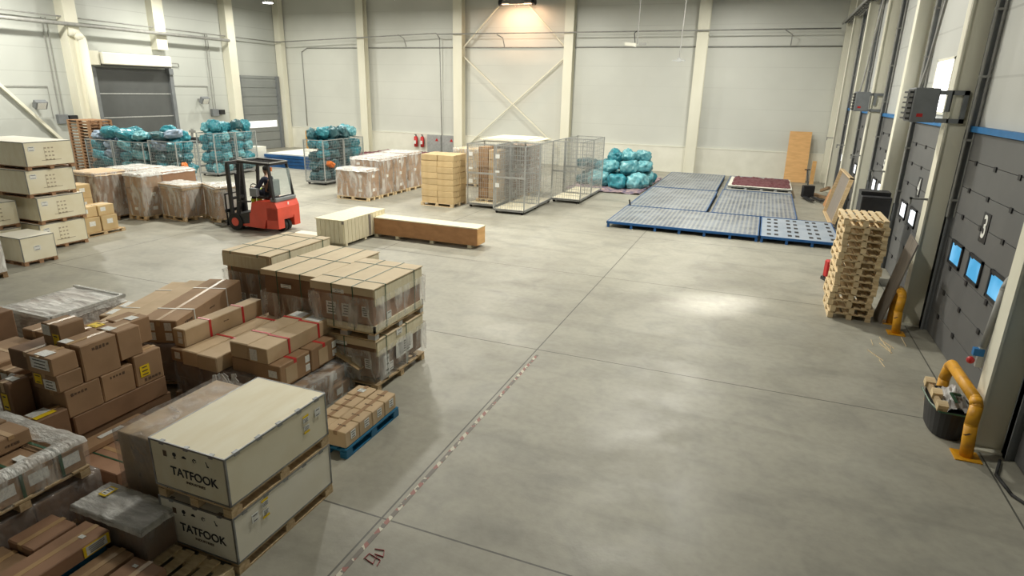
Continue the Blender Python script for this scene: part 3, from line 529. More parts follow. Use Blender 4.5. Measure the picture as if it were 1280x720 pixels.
# ================================================================== FOREGROUND LEFT
def tat_crate(z0, label, plabel, bm, stick):
    x0, x1, y0, y1 = -4.95, -4.03, 3.44, 4.82; h = 0.50
    pallet(x0+0.01, x1, y0, y1+0.01, z0, plabel, 'pallet_wood', 0.125, 'y')
    t = thing('plywood_crate', label, 'crate', ((x0+x1)/2, (y0+y1)/2, z0+0.126)); sx, sy = x1-x0, y1-y0
    MB().box(-sx/2, sx/2, -sy/2, sy/2, 0.001, h-0.012, bevel=0.003).build('body', bm, t); MB().box(-sx/2-0.004, sx/2+0.004, -sy/2-0.004, sy/2+0.004, h-0.012, h, bevel=0.002).build('lid', 'plywood' if bm == 'plywood' else bm, t)
    e = MB(); a = 0.014
    for s in (-1, 1):
        for q in (-1, 1): e.box(s*sx/2-a if s > 0 else s*sx/2-0.005, s*sx/2+0.005 if s > 0 else s*sx/2+a, q*sy/2-a if q > 0 else q*sy/2-0.005, q*sy/2+0.005 if q > 0 else q*sy/2+a, 0, h-.001)
        e.box(s*sx/2-.006, s*sx/2+.006, -sy/2, sy/2, h-.016, h+.003).box(s*sx/2-.005, s*sx/2+.005, -sy/2, sy/2, 0, .014)
        e.box(-sx/2, sx/2, s*sy/2-.006, s*sy/2+.006, h-.016, h+.003).box(-sx/2, sx/2, s*sy/2-.005, s*sy/2+.005, 0, .014)
    for k in range(5): e.box(sx/2-.03, sx/2+.008, -sy/2+.14+k*(sy-.28)/4-.03, -sy/2+.14+k*(sy-.28)/4+.03, h-.03, h+.005)
    for k in range(3): e.box(-sx/2+.16+k*(sx-.32)/2-.025, -sx/2+.16+k*(sx-.32)/2+.025, -sy/2-.008, -sy/2+.03, h-.03, h+.005)
    e.build('steel_edging', 'steel', t)
    text_mesh('lettering', 'TATFOOK', 0.125, 'ink', t, face_M('-y', sx, sy, h, 0.56, 0.42), 0.98, .0015); text_mesh('small_lettering', 'INDUSTRIES', 0.035, 'ink_brown', t, face_M('-y', sx, sy, h, 0.57, 0.25), 1.25, .001)
    M = lambda u, v: face_M('-y', sx, sy, h, u, v)
    s = MB(); s.box(-.022, .022, -.03, .03, -.002, .0005, M(.2, .76)); s.build('stencil_box', 'ink_brown', t)
    s = MB(); s.cyl(M(.33, .79) @ Vector((0, 0, -.002)), M(.33, .79) @ Vector((0, 0, .001)), .022, 12); s.box(-.003, .003, -.035, 0, -.002, .001, M(.33, .78)).box(-.014, .014, -.037, -.031, -.002, .001, M(.33, .78)); s.build('stencil_glass', 'ink', t)
    s = MB(); s.box(-.025, .025, -.008, .006, -.002, .001, M(.46, .78)).box(-.012, .012, -.002, .016, -.002, .001, M(.46, .78)); s.build('stencil_umbrella', 'ink', t)
    s = MB(); 
    for k in range(3):
        A = k*2*PI/3+.5; p, q = Vector((.022*math.cos(A), .022*math.sin(A), 0)), Vector((.022*math.cos(A+1.6), .022*math.sin(A+1.6), 0)); s.bar(M(.60, .78) @ p, M(.60, .78) @ q, .010, .002)
    s.build('stencil_arrows', 'ink', t)
    s = MB(); s.bar(M(.76, .78) @ Vector((-.01, .025, 0)), M(.76, .78) @ Vector((.01, -.02, 0)), .006, .002).box(0, .022, -.026, -.014, -.002, .001, M(.76, .78)); s.build('stencil_hook', 'ink', t)
    for dv, mm in ((.86, 'yellow_paper'), (.78, 'paper'), (.60, 'paper'), (.50, 'yellow_paper')):
        add_sticker(t, sx, sy, h, '+x', stick, dv-.08 if stick > .5 else dv+.04, .085, .022 if mm == 'yellow_paper' else .05, mm, 'yellow_stripe' if mm == 'yellow_paper' else 'paper_label', 0 if mm == 'yellow_paper' else 3)
    add_sticker(t, sx, sy, h, '+x', stick+(.13 if stick > .5 else -.1), .7, .085, .09, 'paper', 'round_sticker', 2)
tat_crate(0.0, 'lower plywood export crate with whiter side, under its twin in the foreground', 'wooden pallet on the floor under the lower plywood export crate', 'plywood_pale', 0.28)
tat_crate(0.627, 'upper plywood export crate with black stencils and steel edging, foreground', 'wooden pallet between the two stencilled export crates', 'plywood', 0.76)

# wrapped tan load behind the crates
load(-5.78, -5.02, 3.66, 4.98, 1.0, 'film wrapped tan topped carton load tucked behind the stencilled crates', 1, 1, 1, 'cardboard_light', 'pallet_dark', 'wrap_smoke', where='tan load behind the stencilled crates', stickers=False, seed=4)
# silvery wrapped low box
pallet(-5.66, -4.82, 3.08, 3.54, 0, 'wooden pallet under the silvery wrapped low box', 'pallet_wood', .12, 'x', nb=3)
t = thing('wrapped_carton', 'low carton under silvery crinkled film beside the lower stencilled crate', 'box', (-5.26, 3.3, .125)); MB().box(-.46, .46, -.19, .19, 0, .35, bevel=.015).build('body', 'cardboard_dark', t); wrap_shell(t, .92, .38, .35, 'wrap_smoke', .008, .012, 9, 3)
k = MB(); g = bmesh.ops.create_grid(k.bm, x_segments=60, y_segments=28, size=.5)
for v in k.bm.verts:
    p = Vector((v.co.x*.97, v.co.y*.43, 0)); e = max(abs(v.co.x), abs(v.co.y)); p.z = .385+.012*noise.noise(p*11)+.012*abs(noise.noise(Vector((p.x*16, p.y*40, 2))))-(.06 if e > .495 else 0); v.co = p
k.build('crinkled_top_film', 'wrap_white', t, True); add_sticker(t, .92, .38, .40, '+z', .16, .68, .10, .14, 'yellow_paper', 'yellow_label'); add_sticker(t, .92, .38, .403, '+z', .16, .68, .07, .10, 'paper', 'paper_label', 3)
# slatted pallet and the boxes on it at the bottom edge
pallet(-4.96, -4.05, 2.45, 3.40, 0.0, 'bare slatted pallet at the bottom edge in front of the lower stencilled crate', 'pallet_new', .13, 'y', nb=6)
pallet(-6.0, -5.02, 2.2, 3.05, 0.0, 'dark pallet at the bottom left under flat brown boxes', 'pallet_dark', .13, 'x')
carton(-4.80, -4.42, 2.4, 3.02, .131, .30, 'brown box with taped end at the bottom edge on the slatted pallet', 'cardboard_red', stickers=(('+z', .3, .85, .05, .03),))
carton(-5.13, -4.86, 2.25, 3.05, .131, .29, 'long brown box between the slatted pallet box and the labelled flat box', 'cardboard', tape='y')
carton(-5.52, -5.18, 2.35, 3.02, .131, .30, 'blue cornered box under the flat box with barcode label', 'blue_plastic', tape=None)
carton(-5.48, -5.16, 2.3, 3.06, .301, .44, 'flat brown box with yellow barcode label, bottom left', 'cardboard_red', stickers=(('+x', .82, .5, .24, .11, 'yellow_paper', 'yellow_label'), ('+x', .82, .5, .19, .09, 'paper', 'paper_label', 4), ('+z', .6, .78, .06, .04, 'paper', 'paper_label')))
carton(-5.90, -5.55, 2.62, 3.02, .131, .42, 'flat brown box behind the one with the yellow barcode label', 'cardboard_red')
carton(-5.95, -5.56, 2.15, 2.6, .131, .36, 'brown box cut by the bottom left corner of the picture', 'cardboard')

# E: big half open wrapped load at the left edge
pallet(-7.55, -6.0, 2.3, 3.62, 0, 'floor pallet under the dark wrapped load at the left edge', 'pallet_wood', .13)
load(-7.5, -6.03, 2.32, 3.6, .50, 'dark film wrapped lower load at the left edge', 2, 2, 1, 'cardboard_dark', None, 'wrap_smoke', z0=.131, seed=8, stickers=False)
pallet(-7.5, -6.0, 2.25, 3.5, .53, 'upper pallet between the two wrapped loads at the left edge', 'pallet_wood', .11)
t = thing('wrapped_pallet_load', 'torn open film wrapped load of small cartons at the left edge', 'wrapped load', (-6.75, 2.9, .642)); sx, sy, h = 1.46, 1.2, .27
for i in range(3):
    for j in range(4):
        o = MB().box(-sx/2+i*sx/3+.005, -sx/2+(i+1)*sx/3-.005, -sy/2+j*sy/4+.004, -sy/2+(j+1)*sy/4-.004, 0, h-random.uniform(0, .03), bevel=.008).build('carton', 'cardboard', t)
        if (i+j) % 2 == 0: MB().box(-sx/2+(i+.5)*sx/3-.06, -sx/2+(i+.5)*sx/3+.06, -sy/2+(j+.5)*sy/4-.04, -sy/2+(j+.5)*sy/4+.04, h-.005, h+.002).build('paper_label', 'paper', o)
        if i == 2 and j > 0: MB().box(sx/2-.004, sx/2-.001, -sy/2+(j+.5)*sy/4-.09, -sy/2+(j+.5)*sy/4+.09, .08, .2).build('paper_label', 'paper', o)
for j in (.2, .5, .8): add_strap(t, sx, sy, h+.003, 'x', j, 'green_strap', .03, 'green_strap')
k = MB(); n = 72; rows = [(0, -.02, 1.0), (0.0, .08, 1.0), (.015, .18, 1.0), (.02, .27, 1.0), (.0, .31, 1.0), (-.06, .325, 1.0), (-.13, .315, 1.0), (-.20, .28, 1.0)]; vs = []
for r_, (off, zz, _) in enumerate(rows):
    ring = []
    for q in range(n):
        s_ = q/n*4; sd = int(s_); u = s_-sd; X, Y = (sx/2+.012+off), (sy/2+.012+off)
        x, y = ((-X+2*X*u, -Y), (X, -Y+2*Y*u), (X-2*X*u, Y), (-X, Y-2*Y*u))[sd]; wv = noise.noise(Vector((q*.7, r_*.6, 1)))
        ring.append(k.bm.verts.new((x*(1+.02*wv), y*(1+.02*wv), zz+(.02*wv if r_ > 2 else 0)+(.05*max(0, noise.noise(Vector((x*2, y*2, 5)))) if r_ > 3 else 0))))
    vs.append(ring)
for a, b in zip(vs, vs[1:]):
    for q in range(n): k.bm.faces.new((a[q], a[(q+1) % n], b[(q+1) % n], b[q]))
for f in list(k.bm.faces): f.material_index = 0
o = k.build('stretch_wrap', 'wrap', t, True); o.data.materials.append(MATS['wrap_white'])
for p in o.data.polygons:
    if p.center.z > .27: p.material_index = 1
carton(-7.15, -6.82, 2.95, 3.3, .915, 1.08, 'small carton lying inside the torn film load at the left edge, left of its pair', 'cardboard', marks=(('+x', .5, .4, .14),), tape='x'); carton(-6.80, -6.47, 2.95, 3.3, .915, 1.07, 'small carton lying inside the torn film load at the left edge, right of its pair', 'cardboard', marks=(('+x', .5, .4, .14),), tape='x')

# flat brown stack with green strapping
pallet(-6.98, -6.05, 3.75, 5.15, 0, 'pallet under the green strapped flat brown cartons', 'pallet_dark', .13, 'y')
carton(-6.93, -6.1, 3.8, 4.45, .131, .30, 'flat reddish carton with green strapping near the tan load', 'cardboard_red', straps=(('x', .3, 'green_strap', .02), ('x', .75, 'green_strap', .02)), tape='x', tapem='tape')
carton(-6.93, -6.1, 4.47, 5.1, .131, .31, 'flat reddish carton with green strapping at the foot of the carton wall', 'cardboard_red', straps=(('x', .4, 'green_strap', .02),), tape='x', stickers=(('+z', .2, .4, .18, .06),))
carton(-6.95, -6.72, 3.85, 4.75, .311, .38, 'long thin carton lying on the green strapped flat cartons', 'cardboard', tape=None, stickers=(('+z', .5, .5, .07, .3),))

# F: the carton wall at x = -7
pallet(-8.2, -7.02, 3.7, 5.35, 0, 'pallet under the wall of labelled brown cartons', 'pallet_dark', .13, 'y')
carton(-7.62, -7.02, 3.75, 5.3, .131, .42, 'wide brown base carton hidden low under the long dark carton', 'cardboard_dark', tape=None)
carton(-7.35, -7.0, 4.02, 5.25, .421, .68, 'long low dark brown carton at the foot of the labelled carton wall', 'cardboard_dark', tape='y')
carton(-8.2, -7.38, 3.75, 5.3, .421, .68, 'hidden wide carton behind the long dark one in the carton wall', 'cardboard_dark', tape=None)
def fc(*a, **k): return carton(*a, **k)
fc(-7.45, -7.0, 3.98, 4.40, .681, 1.03, 'brown carton with printed marks in the middle row of the carton wall, left one', marks=(('+x', .4, .78, .2),))
fc(-7.45, -7.0, 4.41, 4.83, .681, 1.03, 'brown carton with printed marks in the middle row of the carton wall, right one', marks=(('+x', .5, .8, .2),))
fc(-7.22, -7.0, 4.85, 5.24, .681, 1.10, 'upright brown carton with a square yellow sticker on its side', stickers=(('+x', .32, .45, .13, .15, 'yellow_paper', 'yellow_label', 3),), marks=(('+x', .6, .15, .25),), tape='y')
fc(-7.75, -7.46, 3.98, 5.2, .681, 1.08, 'long carton behind the printed cartons in the carton wall', 'cardboard_dark')
fc(-7.42, -7.0, 3.93, 4.22, 1.031, 1.24, 'brown carton with yellow and white end labels under the top left one', stickers=(('-y', .25, .6, .12, .12, 'yellow_paper', 'yellow_label', 2), ('-y', .7, .4, .2, .12, 'paper', 'paper_label', 3)))
fc(-7.42, -7.0, 3.91, 4.20, 1.241, 1.46, 'top left brown carton of the wall with white label on its end', stickers=(('-y', .55, .6, .3, .13, 'paper', 'paper_label', 3), ('+z', .5, .3, .18, .13)), marks=())
fc(-7.40, -7.0, 4.24, 4.69, 1.031, 1.48, 'large brown carton with a white top label and printed mark in the wall', stickers=(('+z', .25, .12, .14, .1),), marks=(('+x', .55, .82, .22),))
fc(-7.38, -7.02, 4.71, 5.02, 1.10, 1.48, 'brown carton with white top label right of the large printed one', stickers=(('+z', .4, .2, .16, .1),))
fc(-7.68, -7.30, 5.04, 5.38, 1.09, 1.44, 'brown carton with white corner label at the far end of the wall', stickers=(('+z', .7, .5, .14, .12),))
fc(-7.78, -7.44, 4.72, 5.02, 1.09, 1.43, 'brown carton with a yellow top label behind the wall front row', stickers=(('+z', .5, .5, .17, .13, 'yellow_paper', 'yellow_label', 2),))
fc(-8.1, -7.46, 4.1, 4.68, 1.085, 1.33, 'plain brown carton under the raised carton of the wall', 'cardboard_dark')
fc(-7.83, -7.52, 4.36, 4.68, 1.331, 1.61, 'raised brown carton on top of the wall with yellow and white end labels', stickers=(('-y', .3, .7, .14, .13), ('-y', .8, .3, .1, .16, 'yellow_paper', 'yellow_label', 2)), marks=(('+x', .7, .15, .03),))
fc(-7.25, -6.97, 3.62, 3.97, .421, .84, 'brown carton with white and yellow label on its top at the wall foot', 'cardboard_dark', stickers=(('+z', .35, .4, .13, .2), ('+z', .75, .4, .07, .22, 'yellow_paper', 'yellow_label')))
fc(-7.25, -6.97, 3.62, 3.97, .135, .42, 'dark carton carrying the white and yellow topped carton', 'cardboard_dark', tape=None)
fc(-7.68, -7.48, 3.7, 3.93, .68, 1.15, 'small dark carton with yellow side label left of the wall', 'cardboard_dark', stickers=(('-y', .5, .5, .1, .2, 'yellow_paper', 'yellow_label', 2), ('+z', .5, .5, .14, .08)))
# left heap behind E
pallet(-9.9, -8.25, 3.75, 5.3, 0, 'pallet under the loose cartons at the left edge', 'pallet_dark', .13)
fc(-9.85, -8.3, 3.8, 5.25, .131, .75, 'big plain carton at the base of the heap at the left edge', 'cardboard', tape='x')
fc(-9.3, -8.55, 4.1, 4.85, .751, 1.0, 'wide brown carton lying on the left edge heap', 'cardboard', tape='x')
fc(-8.52, -8.22, 4.15, 4.75, .751, .95, 'small brown carton with white top and end labels on the left edge heap', 'cardboard', stickers=(('+z', .5, .5, .12, .3), ('-y', .4, .5, .12, .12)))
fc(-8.52, -8.24, 4.78, 5.2, .751, .98, 'pale brown carton behind the small labelled one on the left edge heap', 'cardboard_light')
fc(-9.2, -8.7, 4.88, 5.22, .751, 1.12, 'brown carton standing at the back of the left edge heap', 'cardboard')
pallet(-10.6, -9.95, 4.6, 5.3, 0, 'small pallet at the left edge under an upright dark carton', 'pallet_dark', .13)
fc(-10.55, -10.0, 4.65, 5.25, .131, 1.15, 'tall dark brown carton cut by the left edge of the picture', 'cardboard_dark')
k = MB(); bmesh.ops.create_grid(k.bm, x_segments=20, y_segments=16, size=.5)
for v in k.bm.verts:
    p = Vector((v.co.x*.7-7.95, v.co.y*.75+3.75, 0)); a = .75+.5*(v.co.y); p.z = a+.09*noise.noise(p*5)+.04*noise.noise(p*13)-.25*abs(v.co.x); v.co = p
tag(k.build('loose_plastic_film', 'wrap_white', None, True), 'heap of loose white plastic film between the left load and the carton wall', 'plastic film')

# G: wrapped striped-top load
load(-11.0, -9.78, 5.58, 6.82, .9, 'film wrapped load with white edging strips on top, left of the long cartons', 1, 4, 2, 'cardboard_red', 'pallet_dark', 'wrap_heavy', where='load with white edging strips', stickers=False, seed=2, top='wrap_streak')
t = bpy.data.objects['wrapped_pallet_load.002'] if 'wrapped_pallet_load.002' in bpy.data.objects else None
gl = [o for o in bpy.data.objects if o.get('label', '').startswith('film wrapped load with white edging')][0]
sx, sy, h = 1.19, 1.21, .76
k = MB()
k.box(-sx/2-.03, sx/2+.03, -sy/2-.04, -sy/2+.02, h+.0, h+.05).box(sx/2-.03, sx/2+.03, -sy/2, sy/2+.03, h+.0, h+.05).box(-sx/2-.03, sx/2+.03, sy/2-.02, sy/2+.03, h, h+.05)
k.build('edging_strip', 'wrap_white', gl)

# H: long cartons with white straps (turned a little)
RH = math.radians(20); oc, os_ = math.cos(RH), math.sin(RH); ox, oy = -8.46, 6.70
def hp(a, b): return ox+a*oc-b*os_, oy+a*os_+b*oc
def hcart(a0, a1, b0, b1, z0, z1, label, **k):
    x, y = hp((a0+a1)/2, (b0+b1)/2); w2, d2 = (a1-a0)/2, (b1-b0)/2; return carton(x-w2, x+w2, y-d2, y+d2, z0, z1, label, rot=RH, **k)
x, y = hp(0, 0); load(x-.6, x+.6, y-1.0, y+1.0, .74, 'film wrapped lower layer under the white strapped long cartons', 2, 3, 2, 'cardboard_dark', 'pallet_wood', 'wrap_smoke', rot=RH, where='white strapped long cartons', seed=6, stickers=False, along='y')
lab4 = (('-y', .3, .72, .1, .12), ('-y', .3, .3, .1, .12), ('-y', .75, .72, .1, .12), ('-y', .75, .3, .1, .12))
hcart(.05, .60, -1.0, 1.05, .76, 1.12, 'long brown carton with two white straps, nearest the red taped cartons', m='cardboard', tape='y', stickers=lab4, marks=(('+x', .16, .7, .22), ('+x', .5, .6, .16)), straps=(('x', .24, 'white_strap', .03), ('x', .74, 'white_strap', .03)))
hcart(-.28, .03, -1.0, 1.0, .76, 1.10, 'middle long brown carton of the white strapped row', m='cardboard_light', tape=None, stickers=(('-y', .5, .6, .2, .18),), straps=())
hcart(-.60, -.30, -.95, 1.0, .76, 1.06, 'outer long brown carton with white straps on the far side of its row', m='cardboard_light', tape=None, stickers=(('-y', .5, .6, .14, .2),), straps=(('x', .3, 'white_strap', .025), ('x', .75, 'white_strap', .025)))
hcart(-.95, -.63, -.45, .25, .5, .95, 'short carton with white top labels beyond the white strapped row', m='cardboard_light', tape=None, stickers=(('+z', .5, .25, .2, .22), ('+z', .5, .75, .2, .25)))

# I: red taped long cartons
pallet(-7.45, -5.85, 5.7, 7.2, 0, 'pallet under the red taped long cartons', 'pallet_dark', .13, 'y')
load(-7.4, -6.0, 5.72, 7.2, .62, 'dark film wrapped layer under the red taped cartons', 3, 2, 2, 'cardboard_dark', None, 'wrap_smoke', z0=.131, seed=12, stickers=False)
RT = lambda p: ('x', p, 'red_tape', .04, 'red_tape')
carton(-7.42, -7.2, 5.78, 7.28, .83, 1.10, 'tall narrow red taped carton raised at the left of the red taped group', 'cardboard_light', tape=None, straps=(RT(.3), RT(.72)), stickers=(('-y', .6, .7, .08, .08), ('-y', .6, .35, .08, .08)), marks=(('+x', .5, .6, .1),))
carton(-7.42, -7.17, 5.7, 7.2, .635, .828, 'flat brown carton carrying the raised narrow red taped carton', 'cardboard', tape=None, stickers=(('-y', .5, .5, .1, .1),))
carton(-7.16, -6.86, 5.66, 7.45, .635, .86, 'long red taped carton next to the raised narrow one, left of its twin', 'cardboard_light', tape=None, straps=(RT(.35), RT(.8)))
carton(-6.85, -6.5, 5.64, 7.45, .635, .86, 'long red taped carton beside the top pair, right of its twin', 'cardboard_light', tape=None, straps=(RT(.35), RT(.8)))
carton(-6.42, -6.10, 5.82, 7.25, .835, 1.06, 'top long red taped carton with white label, left one of the top pair', 'cardboard_light', tape=None, straps=(RT(.3), RT(.75)), stickers=(('+z', .5, .86, .24, .2),))
carton(-6.09, -5.75, 5.80, 7.2, .835, 1.06, 'top long red taped carton with white labels, right one of the top pair', 'cardboard_light', tape=None, straps=(RT(.3), RT(.75)), stickers=(('+z', .5, .86, .26, .2), ('-y', .3, .65, .12, .08), ('-y', .3, .3, .12, .08)))
carton(-6.42, -5.58, 5.82, 6.42, .5, .832, 'brown end-on carton with red tape and white labels below the top pair, near one', 'cardboard', tape='x', tapem='red_tape', stickers=(('-y', .85, .6, .14, .1), ('+x', .9, .7, .09, .1), ('+x', .9, .3, .09, .1), ('+x', .35, .45, .22, .24, 'cardboard_light', 'pale_panel')))
carton(-6.42, -5.57, 6.44, 7.0, .5, .832, 'brown end-on carton with red tape and white labels below the top pair, far one', 'cardboard', tape='x', tapem='red_tape', stickers=(('+x', .9, .7, .09, .1), ('+x', .9, .3, .09, .1), ('+x', .45, .45, .2, .24, 'cardboard_light', 'pale_panel')))
t = thing('wrapped_cartons', 'glossy film wrapped cartons in two layers near the blue pallet', 'wrapped load', (-5.62, 6.45, .0)); 
for q, (a, b_, c, d, e, f) in enumerate(((-.32, .27, -.5, .0, .0, .2), (-.32, .27, .02, .55, .0, .2), (-.32, .2, -.5, -.02, .205, .46), (-.32, .2, .0, .52, .205, .42))):
    o = MB().box(a, b_, c, d, e, f, bevel=.01).build('carton', 'cardboard', t); MB().box(b_, b_+.002, (c+d)/2-.07, (c+d)/2+.07, (e+f)/2-.05, (e+f)/2+.05).build('paper_label', 'paper', o)
wrap_shell(t, .58, 1.06, .44, 'wrap', .012, .03, 8, 21)
k = MB(); rr = random.Random(4)     # loose glistening film tails between the cartons
for q in range(26):
    a = Vector((-6.5+rr.random()*.3, 5.55+rr.random()*.12, .45+rr.random()*.25)); k.bar(a, a+Vector((rr.uniform(-.1, .15), rr.uniform(-.05, .03), rr.uniform(-.22, .1))), .012, .05)
tag(k.build('film_tails', 'wrap_white'), 'torn shiny film tails hanging before the red taped cartons', 'plastic film', kind='stuff')

# K towers
GS = lambda ax, p: (ax, p, 'green_strap', .016, 'green_strap')
def framed(x0, x1, y0, y1, z0, z1, label, wood, m='cardboard_red', lip=.2, seed=1, straps=(), sheet=True):
    sx, sy, h = x1-x0, y1-y0, z1-z0; t = thing('strapped_crate', label, 'crate', ((x0+x1)/2, (y0+y1)/2, z0)); 
    MB().box(-sx/2+.03, sx/2-.03, -sy/2+.03, sy/2-.03, .09, h-.02, bevel=.01).build('carton', m, t)
    if wood: MB().box(-sx/2, sx/2, -sy/2, -sy/2+.03, 0, .1).box(-sx/2, sx/2, sy/2-.03, sy/2, 0, .1).box(-sx/2, -sx/2+.03, -sy/2, sy/2, 0, .1).box(sx/2-.03, sx/2, -sy/2, sy/2, 0, .1).box(-sx/2+.03, sx/2-.03, -sy/2+.03, sy/2-.03, 0, .09).build('timber_base', 'planks', t)
    MB().box(sx/2-.03, sx/2-.004, -sy/2+.05, sy/2-.02, h-lip-.08, h-.03).build('timber_side_board', 'planks', t)
    if sheet:
        MB().box(-sx/2-.005, sx/2+.005, -sy/2-.005, sy/2+.005, h-.02, h, bevel=.004).box(-sx/2-.005, sx/2+.005, -sy/2-.007, -sy/2-.002, h-lip*.6, h-.02).box(-sx/2-.005, -sx/2, -sy/2, sy/2, h-lip*.4, h-.02).build('cardboard_cap', 'cardboard_cap', t)
    for u, v, w_, q in ((.3, .42, .17, .2), (.55, .42, .17, .2), (.85, .45, .12, .16)): add_sticker(t, sx, sy-.055, h, '-y', u, v, w_, q*min(1, h*1.6), 'paper', 'paper_label', 4)
    add_sticker(t, sx, sy, h, '-y', .45, .85, .2, .06, 'paper', 'paper_label', 2); add_sticker(t, sx-.055, sy, h, '+x', .3, .22, .12, .14, 'paper', 'paper_label', 2)
    for s_ in straps: add_strap(t, sx+.016, sy+.016, h+.002, *s_)
    wrap_shell(t, sx+.02, sy+.02, h*.75, 'wrap', .012, .012, 8, seed, .05, top=False); return t
pallet(-6.0, -4.9, 7.05, 8.46, 0, 'floor pallet under the taller near strapped tower', 'pallet_wood', .13)
t = framed(-6.0, -4.9, 7.05, 8.46, .131, .84, 'lower strapped carton crate of the near tower with many white labels', False, 'cardboard_dark', .18, 3, (GS('x', .2), GS('x', .6), GS('y', .5)))
add_sticker(t, 1.1, 1.41, .71, '+x', .55, .5, .5, .26, 'paper', 'paper_label', 5); add_sticker(t, 1.1, 1.41, .71, '+x', .18, .35, .14, .3, 'paper', 'paper_label', 3); add_sticker(t, 1.1, 1.41, .71, '+x', .45, .92, .16, .09, 'paper', 'paper_label', 2)
MB().bar((-.5, -.72, .62), (.3, -.72, .25), .18, .01).build('loose_flap', 'cardboard_yellow', t)
pallet(-6.0, -4.9, 7.05, 8.46, .845, 'pallet of grey blocks between the two crates of the near tower', 'pallet_wood', .12, blockm='zinc')
framed(-6.0, -4.9, 7.05, 8.46, .97, 1.65, 'upper strapped crate of the near tower with tan cardboard cap', True, 'cardboard_red', .2, 5, (GS('y', .35), GS('y', .68), GS('x', .22), GS('x', .8)))
pallet(-7.1, -6.04, 7.2, 8.95, 0, 'floor pallet under the brown strapped tower beside the near tower', 'pallet_dark', .13)
framed(-7.1, -6.04, 7.22, 8.95, .131, 1.64, 'tall brown strapped carton with tan cap left of the near tower', False, 'cardboard_dark', .14, 9, (GS('y', .3), GS('y', .72), GS('x', .5)))
pallet(-8.65, -7.6, 7.95, 9.6, 0, 'floor pallet under the rear strapped tower', 'pallet_wood', .13)
framed(-8.65, -7.6, 7.95, 9.6, .131, 1.60, 'rear strapped tower with pale timber sides beyond the long cartons', False, 'cardboard', .28, 7, (GS('y', .18), GS('y', .75), GS('x', .3), GS('x', .85)))
kt = [o for o in bpy.data.objects if o.get('label', '').startswith('rear strapped tower')][0]
MB().box(-.53, .45, -.84, -.835, 1.2, 1.42).build('timber_end_board', 'planks', kt)

# L: blue pallet with eight cartons
t = pallet(-4.93, -4.27, 5.42, 6.62, 0, 'blue pallet carrying small brown cartons beside the stencilled crates', 'blue_plastic', .13, 'y')
MB().box(-4.92, -4.29, 5.44, 6.6, 0, 0); 
for j in range(4):
    y = 5.44+j*.29; nm = ('nearest', 'second', 'third', 'farthest')[j]
    carton(-4.585, -4.29, y, y+.285, .131, .355, 'small carton with side label, outer row on the blue pallet, '+nm+' of four', 'cardboard_light', stickers=(('+x', .55, .6, .1, .11, 'paper', 'paper_label', 3),), marks=(('+z', .5, .5, .12),), tape='y', group='small cartons on the blue pallet', tapem='cardboard')
    carton(-4.90, -4.60, y, y+.285, .131, .335+.01*j, 'small carton in the inner row on the blue pallet, '+nm+' of four', 'cardboard_light', stickers=(('+z', .5, .5, .1, .09, 'paper', 'paper_label', 2),) if j == 3 else (), marks=(('+z', .45, .5, .12),), tape='y', group='small cartons on the blue pallet', tapem='cardboard')

# ================================================================== LEFT BACK
def big_crate(x0, x1, y0, y1, z0, z1, label, plab, bm='plywood', base=.1, prints=True):
    pallet(x0, x1, y0, y1, z0, plab, 'pallet_red', base-.003, 'x'); sx, sy, h = x1-x0, y1-y0, z1-z0-base
    t = thing('plywood_crate', label, 'crate', ((x0+x1)/2, (y0+y1)/2, z0+base)); MB().box(-sx/2, sx/2, -sy/2, sy/2, 0, h-.012, bevel=.004).build('body', bm, t); MB().box(-sx/2-.005, sx/2+.005, -sy/2-.005, sy/2+.005, h-.012, h, bevel=.003).build('lid', 'plywood_pale', t)
    e = MB()
    for s in (-1, 1):
        e.box(s*sx/2-.012, s*sx/2+.004, -sy/2-.004, -sy/2+.012, 0, h); e.box(sx/2-.008, sx/2+.004, s*sy/2-.01, s*sy/2+.004, 0, h)
    e.box(-sx/2, sx/2, -sy/2-.005, -sy/2, h-.02, h).box(sx/2, sx/2+.005, -sy/2, sy/2, h-.02, h); e.build('steel_edging', 'grey_pipe', t)
    if prints:
        add_sticker(t, sx, sy, h, '+x', .14, .72, .16, .12, 'paper', 'paper_label', 2); k = MB()
        for r_ in range(4): 
            for c in range(3): k.box(-.12+c*.09, -.12+c*.09+.05, .12-r_*.1, .12-r_*.1+.035, -.002, .001, face_M('+x', sx, sy, h, .5, .5))
        k.box(-.125, -.12, -.2, .16, -.002, .001, face_M('+x', sx, sy, h, .5, .5)); k.build('stencil_print', 'stencil_faint', t)['kind'] = 'stuff'; MB().box(-.25, .25, -.01, .005, -.002, .001, face_M('+x', sx, sy, h, .52, .22)).build('stencil_line', 'stencil_faint', t)
    else: add_sticker(t, sx, sy, h, '+x', .45, .5, .16, .12, 'paper', 'paper_label', 2)
    return t
od = ('bottom', 'second lowest', 'third lowest', 'topmost')
for k in range(4):
    j = (0, .05, -.04, .02)[k]; big_crate(-20.0+j, -17.6+j, 10.3+j, 11.52+j, k*.715, (k+1)*.715, od[k]+' crate in the tall stack of four pale plywood crates on the left', 'reddish pallet base of the '+od[k]+' crate in the tall plywood stack')
big_crate(-17.5, -16.5, 9.15, 9.95, 0, .70, 'small low plywood crate in front of the tall crate stack', 'timber base of the small low plywood crate', prints=False)
big_crate(-19.3, -18.1, 9.2, 10.15, 0, .66, 'lower plywood crate at the left edge behind the small one', 'timber base of the lower crate at the left edge', prints=False)
big_crate(-19.3, -18.1, 9.2, 10.15, .661, 1.36, 'upper plywood crate at the left edge beside the tall stack', 'timber base of the upper crate at the left edge')
